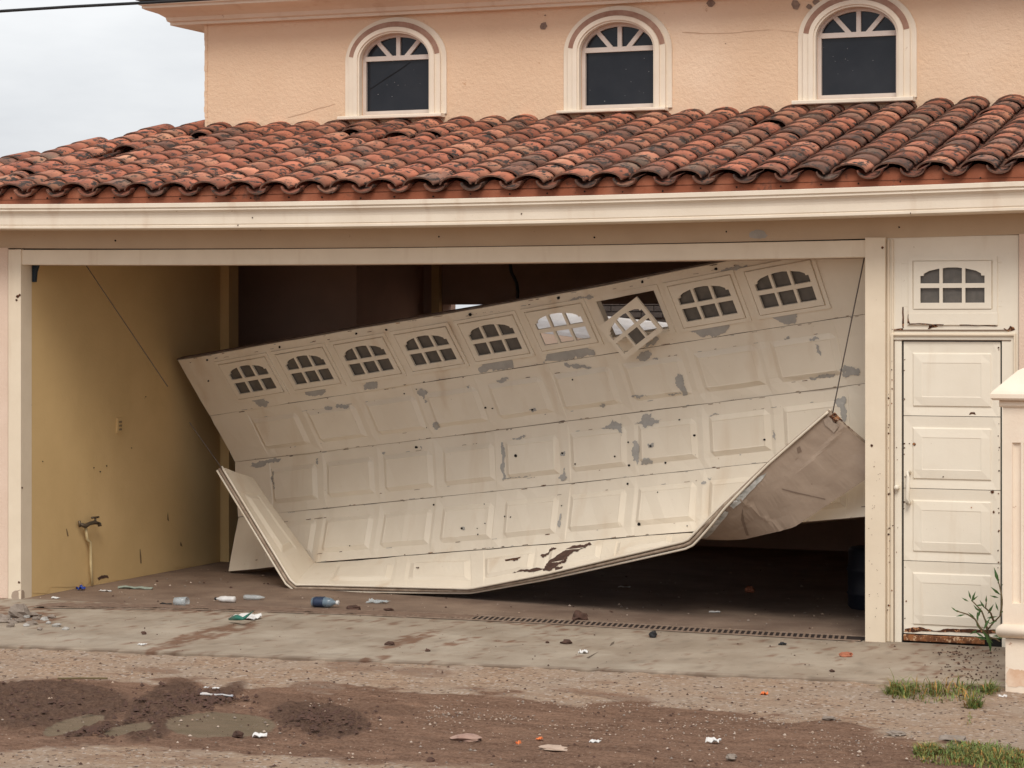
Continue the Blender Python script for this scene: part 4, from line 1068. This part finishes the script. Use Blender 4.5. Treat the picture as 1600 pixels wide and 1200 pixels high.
# ------------------------------------------------------------------ drain grate
dr = [PZ(x, y, .004) for x, y in ((60, 947), (300, 950), (533, 957), (700, 964), (900, 974), (1100, 986), (1350, 999))]
mb = MB()
def dline(x):
    pts = [(p.x, p.y) for p in dr]; return interp(pts, x)[0]
xa = dr[0].x+.1; xb2 = 6.40; wd = .20
GD = M('gutter_dark', (.03, .02, .017), rough=.95)
n = 60; vs = []
for i in range(n+1):
    x = lerp(xa, xb2, i/n); y = dline(x); vs += [(x, y-wd/2, .0035), (x, y+wd/2+.03, .0035)]
mb.add(vs, [(2*i, 2*i+2, 2*i+3, 2*i+1) for i in range(n)], GD)
for s2 in (-1, 1):
    for i in range(n):
        x0_, x1_ = lerp(xa, xb2, i/n), lerp(xa, xb2, (i+1)/n); y_ = dline(x0_)+(-wd/2 if s2 < 0 else wd/2+.03)
        mb.add([(x0_, y_-.006, .004), (x1_, dline(x1_)-dline(x0_)+y_-.006, .004), (x1_, dline(x1_)-dline(x0_)+y_+.006, .004), (x0_, y_+.006, .004),
                (x0_, y_-.006, .011), (x1_, dline(x1_)-dline(x0_)+y_-.006, .011), (x1_, dline(x1_)-dline(x0_)+y_+.006, .011), (x0_, y_+.006, .011)],
               [(4, 5, 6, 7), (0, 1, 5, 4), (3, 7, 6, 2)], STEEL)
x = xa
while x < xb2-.08:
    y = dline(x)
    mb.add([(x, y-wd/2, .005), (x+.016, y-wd/2, .005), (x-.035, y+wd/2+.03, .005), (x-.050, y+wd/2+.03, .005), (x, y-wd/2, .0075), (x+.015, y-wd/2, .0075), (x-.035, y+wd/2+.03, .0075), (x-.050, y+wd/2+.03, .0075)],
           [(4, 5, 6, 7), (0, 1, 5, 4), (1, 2, 6, 5), (3, 0, 4, 7), (2, 3, 7, 6)], STEEL)
    x += .040
# silt packed over the left part
vs = []; n = 120; fs = []
for i in range(n+1):
    x = lerp(xa-.1, 3.6, i/n); y = dline(x); k = max(0, 1-max(0, (x-1.6))/2.0)
    for j in range(5): t = j/4; vs.append((x, y-wd/2+.0+(wd+.03)*t, .0095+.004*k+.008*fn(x*9, t*2)*1.0-(0.012 if k == 0 else 0.0)))
fs = [(5*i+j, 5*i+5+j, 5*i+6+j, 5*i+1+j) for i in range(n) for j in range(4)]
mb.add(vs, fs, M('drain_silt', (.24, .165, .12), (.17, .11, .08), 20, .95, .004, 60), True)
tag(mb.build('drain_grate'), 'long rusty slatted drain grate across the garage threshold, silted up at its left end', 'drain')

# ------------------------------------------------------------------ litter and debris
def G(px, py, z=.0): return PZ(px, py, z)
def lump(mb, c, r, mat, sq=(1, 1, .7), seed=0, rough=.35, nu=10, nv=7):
    vs = []; fs = []
    for j in range(nv+1):
        th_ = math.pi*j/nv
        for i in range(nu):
            ph = 2*math.pi*i/nu; d = Vector((math.sin(th_)*math.cos(ph), math.sin(th_)*math.sin(ph), math.cos(th_)))
            k = 1+rough*noise.noise(d*1.7+Vector((seed*3.1, seed, 0)))*1.6
            vs.append(Vector(c)+Vector((d.x*sq[0], d.y*sq[1], d.z*sq[2]))*r*k)
    fs = [(j*nu+i, (j+1)*nu+i, (j+1)*nu+(i+1) % nu, j*nu+(i+1) % nu) for j in range(nv) for i in range(nu)]
    mb.add(vs, fs, mat, False)
def rock(name, px, py, rpx, mat, label, cat, sq=(1, 1, .7), z=0, group=None, seed=None):
    p = G(px, py, z); r = rpx*p.copy().__sub__(CAM).dot(FV)/f_px; mb = MB(); lump(mb, p+Vector((0, 0, r*sq[2]*.55)), r, mat, sq, seed if seed is not None else px*.13)
    return tag(mb.build(name), label, cat, group)
rock('dirt_clod', 905, 970, 13, CLOD, 'reddish-brown dirt clod on the drain grate, largest of the clods', 'clod')
rock('dirt_clod', 885, 1006, 7, CLOD, 'flat dark clod on the driveway left of the diagonal joint', 'clod', (1.3, 1, .6))
rock('dirt_clod', 609, 1008, 6, CLOD, 'dark clod beside a reddish mud smear on the driveway', 'clod', (1.3, 1, .6))
rock('dirt_clod', 551, 953, 9, CLOD, 'dark clod right of the blue bottle, on the drain edge', 'clod', (1.5, 1, .5))
rock('dirt_clod', 607, 954, 6, CLOD, 'small thin clod on the drain edge below the crumpled clear bag', 'clod', (1.4, 1, .4))
rock('dirt_clod', 1300, 1050, 4, CLOD, 'tiny dark clod at the slab edge left of the side door', 'clod')
rock('dirt_clod', 855, 1005, 3, CLOD, 'pea-sized dark clod just left of the flat clod', 'clod')
rock('dirt_clod', 668, 1018, 4, CLOD, 'small dark lump near the slab edge at centre left', 'clod')
rock('dirt_clod', 225, 991, 4, CLOD, 'small dark lump on the left half of the driveway', 'clod')
rock('dirt_clod', 372, 1151, 8, CLOD, 'dark lump lying in the olive silt patch', 'clod', z=-.05)
rock('dirt_clod', 672, 1191, 7, CLOD, 'dark lump at the bottom edge of the picture', 'clod', z=-.05)
rock('brick_piece', 1321, 1026, 8, REDBR, 'orange-brown brick fragment on the driveway before the post', 'brick', (1.3, 1, .6))
rock('brick_piece', 1172, 925, 8, REDBR, 'reddish stone in the shadow inside the garage', 'brick')
rock('black_ball', 1021, 996, 6.5, RUBBER, 'round black ball on the driveway below the drain', 'ball', (1, 1, 1), seed=0)
rock('stone', 30, 965, 15, STONE, 'rounded brown stone in the rubble at the left edge', 'stone', (1.2, 1, .9))
rock('stone', 4, 972, 13, STONE, 'grey stone cut by the left edge of the picture', 'stone', (1.3, 1, .6))
rock('stone', 1295, 1124, 7, STONE, 'flat grey stone at the border of the red dirt', 'stone', (1.5, 1, .5), z=-.05)
rock('stone', 1400, 1148, 11, STONE, 'pale flat stone left of the lower grass patch', 'stone', (1.3, 1, .35), z=-.05)
rock('stone', 1490, 1158, 15, STONE, 'half-buried grey rock above the lower grass patch', 'stone', (1.5, 1, .4), z=-.05)
rock('stone', 730, 1156, 18, M('pinkish_stone', (.42, .28, .22), (.32, .2, .16), 16, .9), 'pinkish flat stone in the red dirt at the bottom centre', 'stone', (1.3, 1, .35), z=-.055)
rock('stone', 865, 1171, 15, M('pale_stone', (.5, .38, .3), (.4, .29, .22), 16, .9), 'long pale stone right of the pinkish stone', 'stone', (1.6, .8, .25), z=-.055)
rock('stone', 1143, 1186, 8, STONE, 'grey stone in the red dirt under the white scrap', 'stone', z=-.05)
mb = MB()
for k in range(26):
    p = G(random.gauss(35, 26), random.uniform(962, 985), 0); lump(mb, p+Vector((0, 0, .008)), random.uniform(.012, .035), random.choice((STONE, PRIMER, CONCB if 'CONCB' in globals() else STONE)), (1.2, 1, .6), k, nu=7, nv=5)
tag(mb.build('rubble'), kind='stuff')
def scrap(name, px, py, wpx, hpx, mat, label, cat='scrap', z=0.0, ang=0, lift=.015):
    p = G(px, py, z); k = (p-CAM).dot(FV)/f_px; w2 = wpx*k; d2 = hpx*k*4.0; mb = MB(); vs = []; n = 6
    for j in range(n+1):
        for i in range(n+1):
            x = (i/n-.5)*w2; y = (j/n-.5)*d2
            x2 = x*math.cos(ang)-y*math.sin(ang); y2 = x*math.sin(ang)+y*math.cos(ang)
            rj = 1+.25*fn(i*.9+px, j*.9); vs.append(p+Vector((x2*rj, y2*rj, .004+lift*.5*abs(fn(i*.35+px, j*.4, 2, 2))+lift*.12*abs(fn(i*1.3+px, j*1.3, 5, 1)))))
    m = n+1; top = [(j*m+i, j*m+i+1, (j+1)*m+i+1, (j+1)*m+i) for j in range(n) for i in range(n)]
    o = len(vs); vs += [v-Vector((0, 0, .003)) for v in vs]
    mb.add(vs, top+[tuple(x+o for x in f)[::-1] for f in top], mat); return tag(mb.build(name), label, cat)
def bottle(name, px, py, lenpx, rpx, ang, mats, label, crush=.8, cap=True, z=0.0):
    """lying bottle: body, neck, cap"""
    p = G(px, py, z); k = (p-CAM).dot(FV)/f_px; L = lenpx*k; R_ = rpx*k; e = empty(name, p, label, 'bottle')
    d = Vector((math.cos(ang), math.sin(ang), 0)); s = Vector((-d.y, d.x, 0))
    prof = [(-.5, .6), (-.47, .95), (-.3, 1), (-.1, .93), (0, .99), (.15, .95), (.25, .8), (.36, .4), (.40, .32), (.46, .32)]
    def ringm(mb, pr, mat):
        vs = []; n = 14
        for t, q in pr:
            for i in range(n):
                a = 2*math.pi*i/n; cr_ = 1+.12*noise.noise(Vector((t*6+px, math.cos(a)*2, math.sin(a)*2)))
                vs.append(p+d*(t*L)+s*(math.cos(a)*R_*q*cr_)+Vector((0, 0, R_*crush+math.sin(a)*R_*q*cr_*crush)))
        m = len(pr); fs = [(j*n+i, j*n+(i+1) % n, (j+1)*n+(i+1) % n, (j+1)*n+i) for j in range(m-1) for i in range(n)]+[tuple(range(n))[::-1], tuple((m-1)*n+i for i in range(n))]
        mb.add(vs, fs, mat, True)
    b = MB(); ringm(b, prof, mats[0]); fix(b.build('body'), e)
    if mats[1]: b = MB(); ringm(b, [(q[0], q[1]*1.03) for q in [(-.40, .98), (-.3, 1), (-.1, .96), (-.02, 1)]], mats[1]); fix(b.build('wrapper'), e)
    if cap: b = MB(); ringm(b, [(.44, .42), (.45, .46), (.52, .46), (.53, .40)], mats[2]); fix(b.build('cap'), e)
    return e
bottle('plastic_bottle', 508, 949, 44, 9.5, .05, (CLEARB, NAVYW, WHITE), 'crushed clear bottle with a dark blue wrapper under the door lip', .85)
bottle('plastic_bottle', 352, 941, 34, 5.5, 3.2, (WHITE, None, RUBBER), 'small white bottle with a black cap on the dirty floor', .9)
bottle('plastic_bottle', 398, 937, 36, 6.5, .1, (CLEAR, None, CLEAR), 'flattened clear bottle between the white bottle and the garage door', .6, False)
# clear cup on its side with a dark scrap
p = G(283, 948); k = (p-CAM).dot(FV)/f_px; mb = MB(); vs = []; n = 16; r0, r1, Lc = 6.5*k, 8.0*k, 22*k
for t, r_ in ((0, r0), (1, r1), (1, r1*.94), (0.03, r0*.94)):
    for i in range(n): a_ = 2*math.pi*i/n; vs.append(p+Vector((-Lc*.5+Lc*t, math.cos(a_)*r_, r1+math.sin(a_)*r_)))
fs = [(j*n+i, j*n+(i+1) % n, (j+1)*n+(i+1) % n, (j+1)*n+i) for j in range(3) for i in range(n)]+[tuple(range(n))[::-1]]
mb.add(vs, fs, CLEAR, True); tag(mb.build('plastic_cup'), 'clear plastic cup lying on its side on the garage threshold', 'cup')
scrap('plastic_scrap', 259, 945, 18, 3, RUBBER, 'black plastic scrap touching the clear cup', lift=.03)
scrap('crumpled_bag', 591, 942, 34, 5, CLEAR, 'crumpled clear bag right of the blue bottle', 'bag', lift=.09)
# green and white carton
mb = MB(); scr = G(383, 966)
o = scrap('food_wrapper', 384, 967, 48, 7, WHITE, 'green and white torn food wrapper in front of the drain', 'wrapper', lift=.11, ang=-.1)
b_ = MB(); q0, q1, q2 = G(366, 968, .03), G(382, 962, .055), G(402, 969, .04)
b_.tube([G(358, 968, .02), G(370, 965, .045), G(380, 967, .05)], [.006, .022, .010], GREENP, 6); b_.tube([G(381, 966, .05), G(396, 955, .07)], [.012, .004], GREENP, 5)
ch = b_.build('green_print'); ch.parent = o
scrap('cloth', 212, 920, 56, 2.6, CLOTH, 'pale green rag along the foot of the yellow wall', 'cloth', lift=.05, ang=.15)
scrap('blue_scrap', 126, 922, 13, 3, BLUEP, 'blue plastic bit at the foot of the yellow wall', lift=.10)
scrap('white_scrap', 165, 924, 22, 1.6, WHITE, 'white paper strip left of the pale green rag', lift=.02)
scrap('white_scrap', 87, 935, 13, 1.8, WHITE, 'small white scrap at the foot of the left jamb', lift=.03)
scrap('white_scrap', 406, 1151, 22, 4.5, WHITE, 'curled white scrap beside the lump in the olive silt', z=-.05, lift=.07, ang=.4)
scrap('paper_strip', 338, 1087, 56, 1.6, M('bluish_paper', (.35, .38, .46), (.6, .55, .5), 9, .7), 'long blue and white paper strip on the mud', z=-.03, lift=.03, ang=-.05)
scrap('white_scrap', 338, 1076, 11, 2, WHITE, 'right one of two white bits above the long paper strip', z=-.03)
scrap('white_scrap', 322, 1075, 8, 1.6, WHITE, 'left one of two white bits above the long paper strip', z=-.03)
scrap('white_scrap', 222, 1008, 12, 2, WHITE, 'white scrap on the slab edge left of a mud streak', lift=.03)
scrap('white_scrap', 912, 1021, 14, 3, WHITE, 'crumpled white paper on the diagonal joint of the driveway', lift=.06)
scrap('white_scrap', 877, 1046, 18, 2.2, WHITE, 'flat white strip just off the slab edge at the centre', z=-.04, lift=.02)
scrap('white_scrap', 930, 1160, 16, 3.5, WHITE, 'white scrap on the red dirt at the bottom centre right', z=-.05, lift=.03)
scrap('white_scrap', 1115, 1160, 22, 4.5, WHITE, 'crumpled white foam piece on the red dirt', z=-.05, lift=.08)
scrap('white_scrap', 1565, 1091, 16, 4, WHITE, 'white scrap at the foot of the pillar', z=-.04, lift=.05)
scrap('white_scrap', 1117, 957, 18, 2, WHITE, 'white strip on the floor inside the garage', lift=.02)
scrap('white_scrap', 975, 918, 18, 2, WHITE, 'thin white strip far inside the dark garage', lift=.02)
scrap('orange_scrap', 1194, 1086, 11, 2.6, ORANGE, 'orange plastic bit on the gravel right of centre', z=-.04, lift=.05)
scrap('orange_scrap', 843, 1156, 9, 2.6, ORANGE, 'right one of two orange bits at the bottom centre', z=-.05, lift=.04)
scrap('orange_scrap', 810, 1163, 6, 3.5, ORANGE, 'left one of two orange bits at the bottom centre', z=-.05, lift=.04)
scrap('orange_scrap', 755, 1032, 6, 1.6, ORANGE, 'tiny orange bit just off the slab edge', z=-.04, lift=.03)
scrap('dark_scrap', 1223, 1008, 12, 2.2, RUBBER, 'dark folded scrap on the driveway below the grate', lift=.05)
wire('stick', [G(90, 1060, -.02), G(130, 1059.5, -.02), G(168, 1060, -.02)], .006, 'thin dry stick lying on the gravel at left', STEM, 4, cat='stick')
# blue barrel in the dark
mb = MB(); p = PZ(1348, 952, 0); prof = [(0, .17), (.02, .19), (.10, .19), (.11, .2), (.13, .19), (.27, .19), (.28, .2), (.30, .19), (.42, .185), (.44, .17), (.44, 0)]
vs = []; n = 24
for z, r in prof:
    for i in range(n): a = 2*math.pi*i/n; vs.append((p.x+.06+r*math.cos(a), p.y+.1+r*math.sin(a), z))
mb.add(vs, [(j*n+i, j*n+(i+1) % n, (j+1)*n+(i+1) % n, (j+1)*n+i) for j in range(len(prof)-1) for i in range(n)], NAVY, True)
tag(mb.build('plastic_drum'), 'dark navy plastic drum standing in the shadow behind the post', 'drum')
# loose gravel, crumbs of mud and glass grit
mb = MB(); GR = [STONE, CLOD, CLOD, M('pale_grit', (.46, .37, .30), rough=.9), M('tan_grit', (.38, .28, .21), rough=.9)]
def crumb(p, r, mat, k):
    vs = [Vector(p)+Vector((random.uniform(.6, 1.2)*a, random.uniform(.6, 1.2)*b, random.uniform(.4, .9)*c))*r for a, b, c in ((1, 0, 0), (0, 1, 0), (-1, 0, 0), (0, -1, 0), (0, 0, 1), (0, 0, -.5))]
    mb.add(vs, [(0, 1, 4), (1, 2, 4), (2, 3, 4), (3, 0, 4), (1, 0, 5), (2, 1, 5), (3, 2, 5), (0, 3, 5)], mat)
for k in range(3800):
    px = random.uniform(-10, 1610); py = 1012+188*random.random()**.9+px*.03
    p = G(px, py, -.045)
    if p.y > edge_y(p.x)-.02: continue
    r = .003+.010*random.random()**4
    crumb((p.x, p.y, -.020-.035*min(1, max(0, edge_y(p.x)-p.y))+.010*fn(p.x*1.7, p.y*1.7, 3)+.006*fn(p.x*9, p.y*9, 5, 5)+.002), r, random.choice(GR), k)
for k in range(900):
    px = random.uniform(0, 1560); p = G(px, random.uniform(945, 1060), 0)
    if p.y < edge_y(p.x)+.03 or p.y > -.02 or p.x > 7.5: continue
    crumb((p.x, p.y, .003), .002+.007*random.random()**4, random.choice(GR[1:]), k)
for k in range(700):
    px = random.uniform(60, 1350); p = G(px, random.uniform(880, 990), 0)
    if p.y < .02 or p.x < .03: continue
    crumb((p.x, p.y, .002), .003+.012*random.random()**3, random.choice(GR), k)
for k in range(170):
    p = G(random.gauss(1520, 38), random.uniform(1010, 1064), 0)
    if p.x < 7.6 and p.y > edge_y(p.x)+.02 and p.y < -.05: crumb((p.x, p.y, .003), random.uniform(.004, .011), CLOD, k)
for cx_, cy_, rx_, ry_, n_ in ((700, 1115, 60, 14, 130), (790, 1120, 40, 10, 60), (960, 1100, 120, 7, 160), (1200, 1125, 90, 7, 160), (520, 1100, 40, 8, 60), (1010, 1140, 200, 14, 160), (1350, 1160, 120, 12, 140)):
    for k in range(n_):
        p = G(random.gauss(cx_, rx_*.6), random.gauss(cy_, ry_*.6), -.05)
        crumb((p.x, p.y, -.052+.010*fn(p.x*1.7, p.y*1.7, 3)+.006*fn(p.x*9, p.y*9, 5, 5)), random.uniform(.003, .008), random.choice((GR[3], GR[4], GR[4], STONE)), k)
for k in range(900):     # clods of the churned mud
    bl = random.choice(MUD[:5]); px = random.gauss(bl[0], bl[2]*.5); py = random.gauss(bl[1], bl[3]*.45); p = G(px, py, -.04)
    if blob(px, py, SILT) > .3: continue
    crumb((p.x, p.y, -.035), random.uniform(.006, .022), CLOD, k)
tag(mb.build('gravel'), kind='stuff')

# ------------------------------------------------------------------ plants
def blades(name, areas, n, hmin, hmax, wid):
    mb = MB()
    for k in range(n):
        cx, cy_, rx, ry = random.choice(areas); a = random.uniform(0, 6.28); rr = random.random()**.7
        px, py = cx+rx*rr*1.15*math.cos(a), cy_+ry*rr*1.25*math.sin(a); p = G(px, py, -.05)
        if fn(p.x*7, p.y*7, 3)+random.uniform(-.25, .25) < -.28: continue
        if p.y > edge_y(p.x)-.01: continue
        h = (hmin+(hmax-hmin)*random.random()**2.2)*(1-.5*rr); d = Vector((random.gauss(0, 1), random.gauss(0, 1), 0)); d.normalize(); s = Vector((-d.y, d.x, 0))*wid*random.uniform(.6, 1.2)
        ln = random.uniform(.4, 1.6)*h; q1 = p+d*ln*.35+UV*h*.7; q2 = p+d*ln+UV*h*random.uniform(.55, 1.0)
        g = random.uniform(.55, 1.4); yel = random.uniform(.85, 1.3) if random.random() > .2 else 2.4
        mb.add([p-s, p+s, q1+s*.8, q1-s*.8, q2], [(0, 1, 2, 3), (3, 2, 4)], LEAF, False, (g*yel, g, g*.8, 1))
    return tag(mb.build(name, col=True), kind='stuff')
blades('grass', [(1420, 1090, 30, 7), (1460, 1090, 55, 11), (1505, 1085, 35, 11), (1470, 1086, 70, 10), (1545, 1088, 15, 4), (1520, 1107, 12, 3), (1400, 1088, 15, 3)], 2900, .03, .15, .0035)
blades('grass', [(1490, 1180, 60, 14), (1540, 1184, 60, 16), (1590, 1192, 40, 14), (1450, 1176, 20, 6), (1520, 1178, 50, 12)], 4600, .015, .075, .003)
blades('weeds', [(1288, 1062, 26, 2), (1420, 1072, 50, 2), (1150, 1056, 120, 1.5), (1590, 1101, 20, 2), (1515, 1125, 4, 9), (420, 1030, 60, 1.5), (690, 1030, 60, 1.5)], 350, .01, .035, .002)
# sapling by the pillar
sp = empty('sapling', G(1540, 1001, 0), 'small leafy sapling growing between the side door and the pillar', 'plant')
yb3 = -.35; Pq = lambda x, y, dy=0: PY(x, y, yb3+dy)
br = [[(1548, 1000), (1542, 985), (1553, 972), (1563, 962), (1565, 955)], [(1545, 992), (1532, 982), (1524, 968), (1512, 960), (1502, 957), (1495, 955)], [(1543, 988), (1540, 970), (1534, 955), (1524, 944), (1518, 938)],
      [(1553, 972), (1548, 958), (1540, 950), (1541, 942)], [(1563, 962), (1566, 940), (1564, 925), (1561, 912)], [(1546, 996), (1556, 998), (1562, 1002)]]
mb = MB()
for k, b_ in enumerate(br): mb.tube([Pq(x, y, -.012*k*i_*((k % 2)*2-1)) for i_, (x, y) in enumerate(b_)], [.007-.0045*i/len(b_) for i in range(len(b_))], STEM, 5)
fix(mb.build('stem'), sp)
mb = MB()
def leaf(P, ang, L, wdt):
    d = Vector((math.cos(ang), random.uniform(-.4, .4), math.sin(ang))).normalized(); s = d.cross(Vector((random.uniform(-.4, .4), -1, .2))).normalized()*wdt
    m = P+d*L*.45+Vector((0, -.006, 0)); mb.add([P, m+s, P+d*L, m-s, m], [(0, 1, 4), (1, 2, 4), (2, 3, 4), (3, 0, 4)], LEAF2)
for (x, y, a, L) in [(1518, 940, 1.2, .06), (1518, 938, 1.9, .055), (1517, 940, .7, .05), (1514, 940, 2.6, .045), (1502, 957, 2.9, .05), (1495, 955, 2.6, .04), (1508, 960, 3.4, .05), (1524, 946, .1, .05), (1526, 950, -.7, .05),
                     (1530, 956, 2.2, .05), (1526, 968, 1.2, .07), (1528, 972, 1.7, .06), (1524, 966, 2.4, .05), (1541, 944, 1.5, .05), (1540, 952, 2.1, .06), (1543, 960, 1.0, .07), (1541, 966, .2, .06), (1545, 975, .4, .05),
                     (1560, 955, 1.9, .05), (1563, 958, .6, .04), (1561, 912, 1.9, .09), (1564, 915, .5, .05), (1564, 930, 2.4, .07), (1561, 934, 2.9, .05), (1534, 985, -.9, .09), (1536, 985, 1.1, .08), (1531, 984, 2.0, .06),
                     (1540, 992, -1.2, .08), (1546, 996, -1.5, .08), (1550, 994, .1, .07), (1538, 996, 2.7, .06), (1556, 998, .3, .06), (1528, 984, -2.6, .05), (1548, 975, 2.5, .04), (1551, 985, -.2, .05), (1544, 1000, 2.9, .07)]:
    leaf(Pq(x, y, random.uniform(-.06, .04)), a, L*1.2, L*.12)
fix(mb.build('leaves'), sp)
